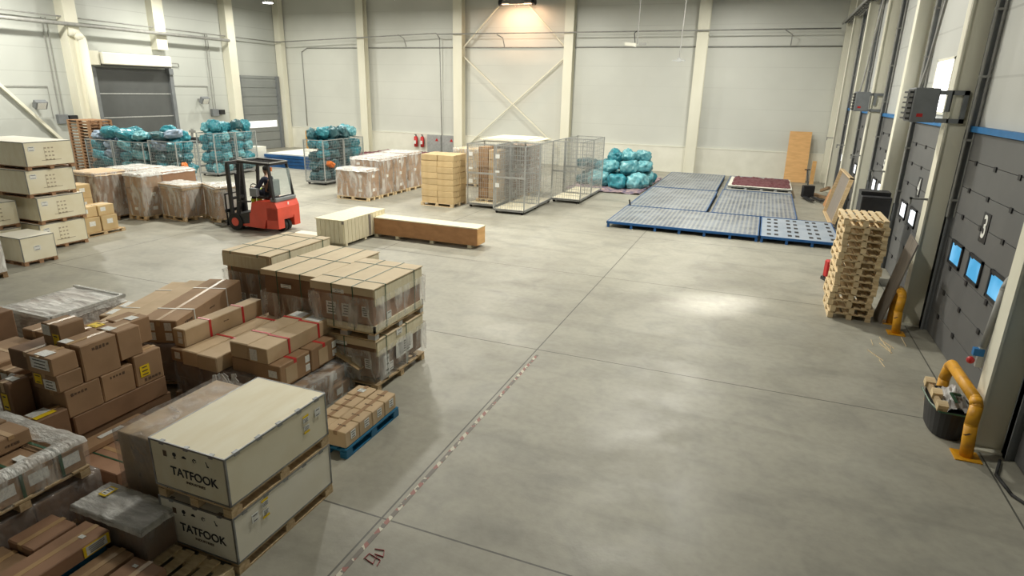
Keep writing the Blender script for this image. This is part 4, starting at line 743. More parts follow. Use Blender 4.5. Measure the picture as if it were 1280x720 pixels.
t = load(-17.1, -15.95, 7.35, 8.45, .85, 'white film wrapped labelled load cut by the left edge', 2, 2, 2, 'cardboard_light', 'pallet_dark', 'wrap_white', where='white wrapped load at the left edge', seed=5)
add_sticker(t, 1.12, 1.1, .7, '+x', .6, .5, .5, .5, 'paper', 'paper_label', 6)

# N: cartons on a low pallet
pallet(-18.98, -18.06, 11.75, 13.02, 0, 'low pallet under the white labelled cartons behind the crate stack', 'pallet_wood', .1, 'y')
for j, (y0, y1) in enumerate(((11.82, 12.32), (12.36, 12.86))):
    s = ('near', 'far')[j]
    carton(-18.55, -18.12, y0, y1, .101, .55, 'brown carton with white label, bottom row %s one beside the crate stack' % s, 'cardboard_yellow', stickers=(('+x', .5, .6, .18, .14),))
    carton(-18.95, -18.57, y0, y1, .101, .55, 'brown carton hidden behind the bottom row %s one beside the crate stack' % s, 'cardboard_yellow')
    carton(-18.7, -18.2, y0, y1, .551, .86, 'brown carton with white top tape, upper row %s one beside the crate stack' % s, 'cardboard_yellow', tapem='tape_white', stickers=(('+x', .3, .6, .16, .12),))
pallet(-20.05, -19.1, 11.9, 12.95, 0, 'pallet under the narrow carton column behind the crate stack', 'pallet_wood', .12)
for k in range(3): carton(-19.7, -19.15, 12.35, 12.9, .121+k*.42, .12+(k+1)*.42, ('lowest', 'middle', 'upper')[k]+' carton of the right narrow column behind the crate stack', 'cardboard_yellow', stickers=(('+x', .5, .6, .16, .12),) if k > 0 else ())
for k in range(4): carton(-19.75, -19.2, 11.92, 12.33, .121+k*.39, .12+(k+1)*.39, ('lowest', 'second', 'third', 'topmost')[k]+' carton of the left narrow column behind the crate stack', 'cardboard_yellow')

# O: row of wrapped loads
load(-20.95, -19.65, 13.4, 14.6, 1.57, 'big dark brown wrapped load, leftmost of the row before the sack cages', 1, 2, 1, 'cardboard_dark', 'pallet_dark', 'wrap', where='leftmost big dark load', top='cardboard_light', seed=1)
load(-21.1, -19.75, 14.8, 16.1, 1.55, 'white topped wrapped load standing behind the big dark one', 2, 2, 3, 'cardboard', 'pallet_wood', 'wrap', where='white topped load behind the big dark one', top='wrap_white', seed=2)
load(-19.55, -18.75, 14.3, 15.12, 1.52, 'narrow tall wrapped load with three white labels on its side', 1, 1, 3, 'cardboard', 'pallet_wood', 'wrap', where='narrow tall load with three labels', top='wrap_white', seed=3)
load(-20.0, -18.85, 15.2, 16.6, 1.50, 'reddish brown wrapped load behind the narrow tall one', 2, 1, 2, 'cardboard_red', 'pallet_wood', None, where='reddish load behind the narrow tall one', top='wrap_white', seed=4, stickers=False)
load(-18.6, -17.45, 14.78, 15.62, 1.2, 'low wrapped load with stacked boards on top, left of the one at the forklift', 2, 2, 2, 'cardboard', 'pallet_wood', 'wrap', where='board topped load left of the forklift load', sheets=5, top='wrap_white', seed=5, stickers=False, rot=-.1)
load(-17.28, -16.13, 15.22, 16.07, 1.2, 'low wrapped load with stacked boards on top at the forklift tines', 2, 2, 2, 'cardboard', 'pallet_wood', 'wrap', rot=-math.radians(25), where='load at the forklift tines', sheets=5, top='wrap_white', seed=6, stickers=False)
pallet_stack = []
for k in range(18):
    pallet(-31.4, -29.9, 20.6, 21.8, k*.145, 'brown pallet number %d from the floor in the tall stack by the left roller door' % (k+1), 'pallet_red', .14, 'x', group='pallet stack by the left roller door')

# ------------------------------------------------------------------ sacks
def sack_mesh(seed, m, knot=True):
    rs = random.Random(seed*13+5); bm = bmesh.new(); bmesh.ops.create_icosphere(bm, subdivisions=4, radius=.5); tie = Vector((rs.uniform(-1, 1), rs.uniform(-1, 1), rs.uniform(-.1, .8))).normalized()
    ax = Vector((1, rs.uniform(.8, 1), rs.uniform(.75, .95)))
    for v in bm.verts:
        n = v.co.normalized(); q = Vector([math.copysign(abs(c)**.82, c) for c in n])*.5
        a = noise.noise(n*1.3+Vector((seed*7.1, 0, 0)))*.30+noise.noise(n*2.9+Vector((0, seed*5.7, 0)))*.16
        d = n.dot(tie); rad = (n-tie*d); ang = math.atan2(rad.dot(tie.orthogonal()), rad.dot(tie.cross(tie.orthogonal())))
        pl = abs(math.sin(ang*4+2.5*noise.noise(n*2+Vector((seed, 0, 0)))))*max(0, d)*.10
        c2 = abs(noise.noise(n*6+Vector((seed, seed, 0))))*.12+abs(noise.noise(n*13+Vector((seed, 3, 0))))*.05
        p = Vector((q.x*ax.x, q.y*ax.y, q.z*ax.z))*(1.06+a-pl-c2)
        if knot and d > .93: t_ = (d-.93)/.07; c = tie*p.dot(tie); p = c+(p-c)*(1-.7*t_)+tie*.09*t_+Vector((.03*noise.noise(n*20), .03*noise.noise(n*21), 0))
        v.co = p
    me = bpy.data.meshes.new('sack'); bm.to_mesh(me); bm.free(); me.materials.append(MATS[m])
    for p in me.polygons: p.use_smooth = True
    return me
SACKS = {m: [sack_mesh(i*5+q, m) for i in range(5)] for q, m in enumerate(('teal_bag', 'teal_bag_light', 'teal_bag_dark', 'lavender_bag', 'orange_bag'))}
def sack(x, y, z, s, m, label, group, rot=None, tilt=.5):
    o = bpy.data.objects.new('plastic_sack', random.choice(SACKS[m])); COL.objects.link(o); o.location = (x, y, z); o.scale = s; o.rotation_euler = rot or (random.uniform(-tilt, tilt), random.uniform(-tilt, tilt), random.uniform(0, 6.28)); return tag(o, label, 'sack', group)
def wires(b, p0, u, v, nu, nv, r=.004):
    for i in range(nu+1): a = p0+u*(i/nu); b.bar(a, a+v, r*2)
    for j in range(nv+1): a = p0+v*(j/nv); b.bar(a, a+u, r*2)
def cage(x0, x1, y0, y1, h, label, wheels=True, mesh=True, shelf=None, floor_m='plywood', front=True, labels=True, wr=.004, deck=.16):
    sx, sy = x1-x0, y1-y0; t = thing('cage_trolley', label, 'cage trolley', ((x0+x1)/2, (y0+y1)/2, 0))
    MB().box(-sx/2, sx/2, -sy/2, sy/2, deck-.03, deck-.012).build('underframe', 'zinc', t); MB().box(-sx/2+.03, sx/2-.03, -sy/2+.03, sy/2-.03, deck-.011, deck+.01).build('platform', floor_m, t)
    MB().box(-sx/2, sx/2, -sy/2, -sy/2+.025, deck-.06, deck+.02).box(-sx/2, sx/2, sy/2-.025, sy/2, deck-.06, deck+.02).box(-sx/2, -sx/2+.025, -sy/2, sy/2, deck-.06, deck+.02).box(sx/2-.025, sx/2, -sy/2, sy/2, deck-.06, deck+.02).build('base_rim', 'zinc', t)
    for a in (-1, 1):
        for b_ in (-1, 1):
            MB().box(a*sx/2-.02, a*sx/2+.02, b_*sy/2-.02, b_*sy/2+.02, deck, h).build('post', 'zinc', t)
            w_ = MB().cyl((a*(sx/2-.1), b_*(sy/2-.1)-.02, .06), (a*(sx/2-.1), b_*(sy/2-.1)+.02, .06), .06, 12).build('wheel', 'black_rubber', t); MB().box(a*(sx/2-.1)-.03, a*(sx/2-.1)+.03, b_*(sy/2-.1)-.03, b_*(sy/2-.1)+.03, .11, deck-.03).build('fork', 'zinc', w_)
    MB().box(-sx/2, sx/2, -sy/2-.012, -sy/2+.012, h-.03, h).box(-sx/2, sx/2, sy/2-.012, sy/2+.012, h-.03, h).box(-sx/2-.012, -sx/2+.012, -sy/2, sy/2, h-.03, h).box(sx/2-.012, sx/2+.012, -sy/2, sy/2, h-.03, h).build('top_rail', 'zinc', t)
    if mesh:
        for nm, p0, u, on in (('side_mesh', (-sx/2, -sy/2, deck), (0, sy, 0), True), ('side_mesh', (sx/2, -sy/2, deck), (0, sy, 0), True), ('back_mesh', (-sx/2, sy/2, deck), (sx, 0, 0), True), ('front_mesh', (-sx/2, -sy/2, deck), (sx, 0, 0), front)):
            if on: b = MB(); wires(b, Vector(p0), Vector(u), Vector((0, 0, h-deck)), int(Vector(u).length/.09), 14, wr); b.build(nm, 'zinc', t)
    if shelf:
        MB().box(-sx/2, sx/2, -sy/2-.01, -sy/2+.02, shelf-.03, shelf+.03).build('cross_rail', 'zinc', t)
    if labels: 
        for z in (h*.84, h*.62, h*.42): add_sticker(t, sx, sy+.02, h, '-y', .12, z/h, .16, .15 if z != h*.62 else .08, 'paper', 'paper_label')
    return t
def bagcage(x0, x1, y0, y1, h, label, glab, pal, nx, ny, nz, top=1, floor_m='zinc'):
    cage(x0, x1, y0, y1, h, label, mesh=True, labels=False, wr=.003, floor_m=floor_m); dx, dy = (x1-x0-.1)/nx, (y1-y0-.1)/ny; dz = (h-.2)/nz
    for k in range(nz+top):
        for i in range(nx):
            for j in range(ny):
                m = random.choice(pal); g = random.uniform(.92, 1.16); ou = .10 if k >= nz else .03
                sack(x0+.05+dx*(i+.5)+random.uniform(-ou, ou), y0+.05+dy*(j+.5)+random.uniform(-ou, ou), .20+dz*(k+.45)+random.uniform(-.07, .07)+(.08 if (i+j) % 2 and k else 0)+(.02 if k >= nz else 0), (dx*g, dy*g, dz*random.uniform(1.05, 1.35)), m, glab, glab.replace('plastic sack', 'sacks'), rot=(random.uniform(-.3, .3), random.uniform(-.3, .3), random.choice((0, PI))+random.uniform(-.3, .3)))
T4, TL, TD, LV = 'teal_bag', 'teal_bag_light', 'teal_bag_dark', 'lavender_bag'
bagcage(-28.7, -27.05, 19.5, 20.6, 1.9, 'wire cage of lavender and teal sacks beside the tall pallet stack', 'blue or lavender plastic sack packed in the leftmost wire cage', [T4, LV, LV, TD], 2, 2, 4)
bagcage(-26.95, -25.1, 19.5, 20.6, 1.9, 'wire cage of teal sacks in the middle of the left group of three', 'teal plastic sack packed in the middle wire cage of the left group', [T4, T4, TL, TD], 2, 2, 4)
bagcage(-24.85, -23.25, 19.6, 20.7, 2.0, 'wire cage of teal and lavender sacks at the right of the left group', 'teal or lavender plastic sack in the right wire cage of the left group', [T4, TD, LV, T4], 2, 2, 4)
bagcage(-26.0, -24.9, 23.2, 24.5, 2.1, 'wire cage of bright teal sacks behind the forklift, near one', 'bright teal plastic sack in the near cage behind the forklift', [T4, T4, TL], 2, 2, 4)
bagcage(-26.0, -24.9, 24.6, 25.95, 2.1, 'wire cage of bright teal sacks behind the forklift, far one', 'bright teal plastic sack in the far cage behind the forklift', [T4, T4, TL, TD], 2, 2, 4)
bagcage(-19.75, -18.65, 23.5, 24.98, 2.05, 'wire cage of dark teal sacks right of the forklift, near one', 'dark teal plastic sack in the near cage right of the forklift', [TD, TD, T4], 2, 2, 4)
bagcage(-19.75, -18.65, 25.05, 26.6, 2.05, 'wire cage of dark teal sacks right of the forklift, far one', 'teal plastic sack in the far cage right of the forklift', [TD, T4, TL], 2, 2, 4)
sack(-18.62, 23.9, .95, (.35, .5, .3), 'orange_bag', 'orange sack squeezed in the front of the dark teal sack cage', None); sack(-23.2, 19.9, .9, (.25, .35, .5), 'orange_bag', 'orange sack at the right side of the left sack cages', None)

# ------------------------------------------------------------------ forklift and driver
f = thing('forklift', 'red and black forklift with open cab facing the wrapped loads', 'forklift', (-14.55, 15.15, 0), PI+.05)
MB().prism([(-.98, .42), (-1.0, .80), (-.92, .98), (-.3, 1.0), (-.05, .92), (.02, .60), (.5, .50), (.62, .34), (.5, .16), (-.45, .13), (-.55, .42)], -.52, .52).build('chassis', 'fork_red', f)
MB().prism([(-1.0, .16), (-1.0, .8), (-.6, .8), (-.55, .14)], -.52, -.24).prism([(-1.0, .16), (-1.0, .8), (-.6, .8), (-.55, .14)], .24, .52).box(-1.0, -.6, -.24, .24, .5, .8).build('counterweight', 'fork_red', f)
MB().prism([(.06, .62), (.5, .52), (.66, .34), (.52, .2), (.1, .26)], -.525, .525).box(-.1, .75, -.45, .45, .15, .5).build('step_panel', 'dark', f)
MB().box(-.95, -.72, -.48, .48, .98, 1.1, bevel=.02).build('rear_hood', 'grey_paint', f); MB().box(-1.005, -1.0, -.03, .03, .86, .94).build('badge', 'paper', f)
gd = MB()
for s in (-1, 1):
    gd.bar((-.86, s*.46, 1.05), (-.72, s*.42, 2.08), .07); gd.bar((.55, s*.46, .5), (.38, s*.42, 2.08), .07, .09); gd.bar((-.74, s*.42, 2.1), (.42, s*.42, 2.14), .06)
    gd.bar((.0, s*.49, .95), (.5, s*.48, .9), .05)
gd.bar((-.74, -.42, 2.1), (-.74, .42, 2.1), .06).bar((.4, -.42, 2.12), (.4, .42, 2.12), .08)
for k in range(5): gd.bar((-.7, -.28+k*.14, 2.11), (.38, -.28+k*.14, 2.13), .025)
gd.bar((-.85, -.46, 1.1), (-.85, .46, 1.1), .05); gd.build('overhead_guard', 'dark', f)
MB().bar((-.74, -.42, 2.15), (.42, -.42, 2.19), .05, .02).bar((-.74, .42, 2.15), (.42, .42, 2.19), .05, .02).bar((-.76, -.42, 2.15), (-.76, .42, 2.15), .05, .02).bar((.42, -.42, 2.19), (.42, .42, 2.19), .05, .02).build('roof_rim', 'grey_pipe', f)
MB().box(-.84, -.83, -.4, .4, 1.15, 1.95, Matrix.Rotation(.0, 4, 'Y')).build('rear_window', 'window_glass', f)
for x, y, r, wd in ((.62, -.46, .27, .1), (.62, .46, .27, .1), (-.76, -.09, .2, .06), (-.76, .09, .2, .06)):
    wo = MB().cyl((x, y-wd, r), (x, y+wd, r), r, 24).build('wheel', 'black_rubber', f); MB().cyl((x, y-wd-.01, r), (x, y+wd+.01, r), r*.5, 16).build('hub', 'fork_red' if r > .25 else 'zinc', wo)
ms = MB()
for s in (-1, 1): ms.box(.88, .98, s*.3-.04, s*.3+.04, .05, 2.1).box(.99, 1.06, s*.24-.03, s*.24+.03, .08, 2.0)
ms.box(.9, .98, -.3, .3, 2.0, 2.1).box(.9, .98, -.3, .3, .9, .98).box(.9, .98, -.3, .3, .1, .18).cyl((.93, 0, .1), (.93, 0, 1.7), .04, 8); ms.build('mast', 'dark', f)
MB().box(1.07, 1.11, -.42, .42, .08, .2).box(1.07, 1.11, -.42, .42, .5, .6).box(1.07, 1.1, -.4, -.36, .2, 1.1).box(1.07, 1.1, .36, .4, .2, 1.1).box(1.07, 1.1, -.4, .4, 1.06, 1.1).build('carriage', 'dark', f)
for s in (-1, 1): MB().box(1.11, 1.15, s*.22-.05, s*.22+.05, .05, .6).box(1.11, 1.75, s*.22-.05, s*.22+.05, .045, .075).build('fork_tine', 'steel', f)
MB().box(-.5, .0, -.25, .25, 1.0, 1.12, bevel=.03).box(-.58, -.48, -.24, .24, 1.08, 1.6, bevel=.04).build('seat', 'dark', f)
MB().bar((.38, 0, .6), (.25, 0, 1.25), .05).build('steering_column', 'dark', f)
b = MB(); 
for k in range(14):
    a0, a1 = k*2*PI/14, (k+1)*2*PI/14; c = lambda a: (.23+.06*math.cos(a), .16*math.sin(a), 1.28+.13*math.cos(a)); b.cyl(c(a0), c(a1), .015, 6)
b.build('steering_wheel', 'dark', f); MB().box(-.2, .05, .3, .44, 1.1, 1.35).box(-.25, -.1, -.44, -.3, 1.05, 1.3).build('control_console', 'grey_paint', f)
bc = MB().cyl((-.7, .3, 1.9), (-.7, .3, 2.02), .05, 10).build('beacon', 'orange_bag', f)

def skin(name, verts, edges, radii, m, parent, sub=1):
    me = bpy.data.meshes.new('sk'); me.from_pydata(verts, edges, []); o = bpy.data.objects.new('sk', me); COL.objects.link(o); md = o.modifiers.new('s', 'SKIN'); md.use_smooth_shade = True
    for i, r in enumerate(radii): me.skin_vertices[0].data[i].radius = (r, r) if not isinstance(r, tuple) else r
    me.skin_vertices[0].data[0].use_root = True
    if sub: o.modifiers.new('u', 'SUBSURF').levels = sub
    dg = bpy.context.evaluated_depsgraph_get(); dg.update(); m2 = bpy.data.meshes.new_from_object(o.evaluated_get(dg)); bpy.data.objects.remove(o); m2.materials.clear(); m2.materials.append(MATS[m]); m2.name = name
    for p in m2.polygons: p.use_smooth = True
    r = bpy.data.objects.new(name, m2); COL.objects.link(r); r.parent = parent; return r
pr = thing('person', 'forklift driver in dark clothes with yellow-green reflective leg bands, seated', 'person', f.location, PI+.05)
V = [(-.28, 0, 1.2), (-.30, 0, 1.35), (-.31, 0, 1.52), (-.30, 0, 1.66), (-.28, 0, 1.74), (-.26, 0, 1.80), (-.25, 0, 1.90)]; E_ = [(i, i+1) for i in range(6)]; Rr = [.13, .12, (.14, .11), (.10, .08), .05, .075, .085]
def chain(start, pts, rs):
    global V, E_, Rr
    p = start
    for q, r in zip(pts, rs): V.append(q); Rr.append(r); E_.append((p, len(V)-1)); p = len(V)-1
    return p
for s in (-1, 1):
    k = chain(0, [(-.2, s*.1, 1.19), (.12, s*.13, 1.20), (.2, s*.13, .9), (.22, s*.13, .62), (.34, s*.13, .56)], [.09, .07, .06, .045, .035])
    hnd = chain(3, [(-.30, s*.2, 1.62), (-.16, s*.25, 1.38), (.06, s*.2, 1.32), (.13, s*.17, 1.34)], [.06, .048, .035, .03])
    for q in range(4): chain(hnd, [(.17, s*.17+(-.03+.02*q), 1.36), (.205, s*.165+(-.03+.02*q), 1.335)], [.009, .008])
    chain(hnd, [(.15, s*.12, 1.34), (.17, s*.105, 1.33)], [.01, .009])
skin('body', V, E_, Rr, 'skin', pr)
grow = lambda r, d=.012: (r[0]+d, r[1]+d) if isinstance(r, tuple) else r+d
jv = [V[i] for i in (0, 1, 2, 3)]; je = [(0, 1), (1, 2), (2, 3)]; jr = [grow(Rr[i]) for i in (0, 1, 2, 3)]
for s in (-1, 1):
    p = 3
    for q, r in (((-.30, s*.2, 1.62), .075), ((-.16, s*.25, 1.38), .062), ((.04, s*.21, 1.325), .048)): jv.append(q); jr.append(r); je.append((p, len(jv)-1)); p = len(jv)-1
skin('jacket', jv, je, jr, 'navy_cloth', pr)
tv = [(-.28, 0, 1.2)]; te = []; tr = [.145]
for s in (-1, 1):
    p = 0
    for q, r in (((-.2, s*.1, 1.19), .1), ((.12, s*.13, 1.20), .085), ((.2, s*.13, .9), .072), ((.22, s*.13, .66), .058)): tv.append(q); tr.append(r); te.append((p, len(tv)-1)); p = len(tv)-1
skin('trousers', tv, te, tr, 'navy_cloth', pr)
MB().cyl((.185, -.13, .98), (.2, -.13, .88), .082, 14).cyl((.185, .13, .98), (.2, .13, .88), .082, 14).cyl((-.02, -.12, 1.2), (.06, -.125, 1.2), .095, 14).build('reflective_band', 'hivis', pr)
MB().ball((-.265, 0, 1.93), .1, (1, .9, .85)).build('hair', 'dark', pr, True); MB().box(.17, .36, -.17, -.09, .5, .57, bevel=.02).box(.17, .36, .09, .17, .5, .57, bevel=.02).build('shoes', 'dark', pr)
MB().ball((-.165, 0, 1.87), .018).box(-.18, -.17, -.03, .03, 1.825, 1.832).ball((-.25, -.088, 1.87), .02).ball((-.25, .088, 1.87), .02).build('facial_features', 'skin', pr)

# ------------------------------------------------------------------ middle ground
# pale planked crate and long plywood crate
t = thing('timber_crate', 'pale planked timber crate behind the strapped towers', 'crate', (-11.3, 15.35, 0)); sx, sy = .95, 2.1
MB().box(-sx/2, sx/2, -sy/2, sy/2, .1, .72).build('inner_body', 'planks', t)
k = MB()
for j in range(12): y = -sy/2+j*sy/12; k.box(sx/2, sx/2+.02, y+.008, y+sy/12-.008, .08, .74)
for j in range(6): x = -sx/2+j*sx/6; k.box(x+.008, x+sx/6-.008, -sy/2-.02, -sy/2, .08, .74)
k.build('side_planks', 'planks', t); k = MB()
for j in range(6): x = -sx/2-.02+j*(sx+.04)/6; k.box(x+.004, x+(sx+.04)/6-.004, -sy/2-.04, sy/2+.02, .74, .765)
k.build('lid_planks', 'white_paint' if 0 else 'planks', t)
for y in (-.95, 0, .95): MB().box(-sx/2, sx/2, y-.05, y+.05, 0, .1).build('skid', 'planks', t)
MB().box(sx/2+.02, sx/2+.035, .15, .25, .1, .74).box(sx/2-.03, sx/2+.03, -sy/2-.05, -sy/2-.02, .66, .75).build('corner_batten', 'grey_board', t)
t = thing('plywood_board', 'pale plywood sheet lying on the floor by the planked crate', 'board', (-12.35, 14.2, 0)); MB().box(-.55, .55, -.9, .9, .0, .05).build('sheet', 'plywood_pale', t); MB().box(-.5, .5, -.6, .7, .05, .16).build('upper_sheet', 'plywood_pale', t)
t = thing('long_plywood_crate', 'long low reddish plywood crate lying across the floor', 'crate', (-9.15, 16.05, 0), -.01); MB().box(-1.85, 1.85, -.28, .28, .09, .58).build('body', 'ply_red', t); MB().box(-1.86, 1.86, -.29, .29, .58, .61).build('lid', 'planks', t); MB().box(1.85, 1.86, -.26, .26, .1, .57).build('end_panel', 'ply_orange', t)
for x in (-1.6, -.85, .35, 1.6): MB().box(x-.06, x+.06, -.27, .27, 0, .09).build('skid', 'planks', t)

# R: wrapped row
rr_ = [(-16.05, -14.5, 20.9, 21.72, 1.25, 'short wrapped load at the near end of the right hand pallet row', 'pallet_new'), (-16.0, -14.5, 21.85, 22.8, 1.6, 'tall wrapped load second in the right hand pallet row', 'pallet_new'), (-16.0, -14.5, 22.9, 23.9, 1.62, 'tall wrapped load third in the right hand pallet row', 'pallet_new'), (-16.0, -14.5, 24.05, 25.2, 1.66, 'tall wrapped load at the far end of the right hand pallet row', 'pallet_new')]
for q, (a, b_, c, d, h, lb, pm) in enumerate(rr_): load(a, b_, c, d, h, lb, 2, 1, 3 if q else 2, 'cardboard', pm, 'wrap', where=lb.replace('wrapped ', ''), top='wrap_white', seed=30+q)
load(-13.6, -11.3, 26.6, 27.9, 1.75, 'wrapped carton load behind the bare carton stack', 3, 1, 3, 'cardboard_yellow', 'pallet_new', 'wrap', where='wrapped load behind the bare carton stack', seed=40)
load(-10.5, -9.25, 25.4, 26.9, 2.15, 'tall brown carton load behind the first wire cages', 2, 2, 5, 'cardboard', 'pallet_new', 'wrap', where='tall brown load behind the wire cages', seed=41)
# S: bare carton stack
pallet(-12.3, -10.88, 21.24, 22.44, 0, 'pallet under the bare tan carton stack beside the wire cages', 'pallet_new', .14)
c0 = None; nzl = 8; hz = (2.0-.142)/nzl
for k in range(nzl):
    for i in range(2):
        for j in range(2):
            x, y, z = -12.27+.70*i+.35, 21.26+.58*j+.29, .142+hz*k; jx, jy = random.uniform(-.012, .012), random.uniform(-.012, .012)
            lb = 'tan carton in the bare carton stack, %s layer up, %s %s' % (('first', 'second', 'third', 'fourth', 'fifth', 'sixth', 'seventh', 'top')[k], ('near', 'rear')[j], ('left', 'right')[i])
            if c0 is None: c0 = carton(x-.345, x+.345, y-.285, y+.285, z, z+hz-.004, lb, 'cardboard_yellow', tape='x', group='tan cartons in the bare stack')
            else: dup(c0, (x+jx, y+jy, z), random.uniform(-.01, .01), lb, 'tan cartons in the bare stack')
# T: cages
cage(-10.52, -9.32, 21.8, 23.4, 2.45, 'wire cage trolley with cartons inside beside the bare carton stack', shelf=1.35)
cage(-9.1, -7.88, 21.1, 22.7, 2.5, 'empty wire cage trolley nearest the camera with plywood floor', shelf=1.35)
cage(-9.1, -7.9, 22.8, 24.4, 2.5, 'empty wire cage trolley directly behind the nearest one', shelf=1.35, labels=False)
cage(-7.95, -6.7, 24.5, 26.2, 2.5, 'empty wire cage trolley at the right end of the cage row', shelf=1.3, labels=False)
cage(-7.95, -6.7, 26.3, 28.1, 2.5, 'empty wire cage trolley behind the right end one by the sack pile', shelf=1.3, labels=False)
pallet(-10.35, -9.45, 22.2, 23.2, .172, 'small pallet inside the wire cage trolley under brown cartons', 'pallet_new', .12)
for k in range(5): carton(-10.3, -9.9, 22.35, 23.1, .295+k*.4, .69+k*.4, 'brown carton inside the first wire cage, left column, %s from its floor' % ('first', 'second', 'third', 'fourth', 'fifth')[k], 'cardboard', group='cartons in the first wire cage')
for k in range(5): carton(-9.88, -9.48, 22.35, 23.1, .295+k*.38, .67+k*.38, 'brown carton inside the first wire cage, right column, %s from its floor' % ('first', 'second', 'third', 'fourth', 'fifth')[k], 'cardboard_light', group='cartons in the first wire cage')
load(-10.6, -9.3, 23.55, 25.0, 2.2, 'tall brown wrapped load between the first cage and the far wall', 1, 2, 4, 'cardboard_dark', 'pallet_wood', 'wrap', where='tall load behind the first cage', seed=44)
tag(MB().box(-10.55, -8.2, 23.0, 25.0, 2.52, 2.55).box(-10.4, -8.6, 23.2, 25.2, 2.555, 2.58).build('plywood_sheets', 'plywood'), 'plywood sheets lying flat across the tops of the wire cages', 'board')
# U: sack pile and sheet
k = MB(); bmesh.ops.create_grid(k.bm, x_segments=30, y_segments=40, size=.5)
for v in k.bm.verts:
    p = Vector((v.co.x*3.6-6.7+.1*v.co.y, v.co.y*6.2+31.2, 0)); p.z = .05+.07*noise.noise(p*2.5)+.03*noise.noise(p*7); p.z = max(.008, p.z); v.co = p
tag(k.build('ground_sheet', 'cloth_print', None, True), 'crumpled patterned sheeting on the floor under the sack pile', 'sheet')
pts = [(-7.3, 30.0, 0, 1.1), (-6.3, 29.7, 0, 1.15), (-5.4, 30.0, 0, 1.2), (-7.7, 31.0, 0, 1.1), (-6.7, 30.9, 0, 1.1), (-5.3, 31.1, 0, 1.1), (-6.1, 31.6, 0, 1.1), (-7.2, 32.2, 0, 1.1), (-5.4, 32.3, 0, 1.1), (-6.9, 30.4, .62, 1.05), (-5.9, 30.3, .66, 1.05), (-5.3, 30.9, .7, 1.0), (-7.3, 31.3, .62, 1.0), (-6.3, 31.4, .7, 1.0), (-5.5, 32.0, .66, 1.0), (-6.1, 30.9, 1.2, .9), (-5.5, 31.4, 1.15, .9), (-6.8, 31.2, 1.15, .85), (-8.1, 30.2, 0, .9), (-8.2, 31.6, 0, 1.0), (-8.3, 32.4, .55, .9), (-8.4, 31.2, .7, .9)]
for q, (x, y, z, s) in enumerate(pts): s *= .92; sack(x, y, z+.38*s*.8, (s*random.uniform(.9, 1.15), s*.95, s*.82), random.choice([TL, TL, T4]) if q < 18 else TD, 'pale teal tied plastic sack heaped on the sheeting by the blue decks' if q < 18 else 'darker teal sack heaped behind the empty wire cages', 'sack heap on the sheeting' if q < 18 else 'dark sacks behind the cages', tilt=.35)

# V: roller decks
def deck(x0, x1, y0, y1, label, top='roller_deck', holes=False, z=.2, legs=7):
    sx, sy = x1-x0, y1-y0; t = thing('roller_deck', label, 'deck', ((x0+x1)/2, (y0+y1)/2, 0)); MB().box(-sx/2+.03, sx/2-.03, -sy/2+.03, sy/2-.03, z-.03, z).build('top_plate', top, t)
    MB().box(-sx/2, sx/2, -sy/2, -sy/2+.03, z-.07, z+.008).box(-sx/2, sx/2, sy/2-.03, sy/2, z-.07, z+.008).box(-sx/2, -sx/2+.03, -sy/2, sy/2, z-.07, z+.008).box(sx/2-.03, sx/2, -sy/2, sy/2, z-.07, z+.008).build('edge_frame', 'blue_paint', t)
    for i in range(legs):
        x = -sx/2+.06+(sx-.12)*i/(legs-1)
        for y in (-sy/2+.05, sy/2-.05): MB().box(x-.04, x+.04, y-.04, y+.04, 0, z-.05).build('leg', 'blue_paint', t)
    if holes:
        for c in range(4):
            k = MB()
            for d_ in (0, .22):
                for r_ in range(5): k.box(-sx/2+.2+c*.62+d_, -sx/2+.32+c*.62+d_, -sy/2+.35+r_*.66, -sy/2+.62+r_*.66, z, z+.002)
            k.build('slot_holes', 'dark', t)['kind'] = 'stuff'
    return t
deck(-4.65, .25, 20.6, 24.1, 'front blue framed roller deck nearest the camera'); deck(.29, 2.6, 20.6, 24.1, 'pale blue deck with dark paired slots behind the pallet stack', 'deck_white', True, legs=4)
deck(-4.65, -1.66, 24.16, 29.8, 'grey blue roller deck in the middle on the left side', legs=4); deck(-1.48, 1.5, 24.16, 30.6, 'blue roller deck in the middle on the right side', legs=4); deck(-4.6, -1.72, 29.9, 36.2, 'far grey roller deck against the far wall', legs=4)
deck(-1.45, 1.5, 30.7, 36.2, 'far roller deck carrying the white topped low platform', legs=4); tag(MB().bar((-4.55, 24.15, .2), (-4.6, 24.15, .42), .05).build('deck_lever', 'dark'), 'small dark lever standing at the left edge of the front deck', 'lever')
t = thing('white_platform', 'low white platform lying on the far blue deck', 'platform', (.1, 32.6, .21)); MB().box(-1.4, 1.4, -1.9, 1.9, .13, .17).build('top_plate', 'white_paint', t); MB().box(-1.4, 1.4, -1.9, -1.86, .0, .04).box(-1.4, 1.4, -1.9, -1.87, .12, .17).build('edge_frame', 'white_paint', t)
for x in (-1.3, -.6, .1, .7, 1.3): MB().box(x-.06, x+.06, -1.88, -1.8, 0, .13).build('block', 'zinc', t)
k = MB(); bmesh.ops.create_grid(k.bm, x_segments=26, y_segments=26, size=.5)
for v in k.bm.verts: p = Vector((v.co.x*2.6+.15, v.co.y*3.3+32.7, 0)); e = max(abs(v.co.x), abs(v.co.y)); p.z = .39+.12*abs(noise.noise(p*4))+.05*noise.noise(p*9)-(.0 if e < .48 else .02); v.co = p
tag(k.build('maroon_netting', 'dark_red_stuff', None, True), 'crumpled maroon netting heaped on the low white platform', 'netting')
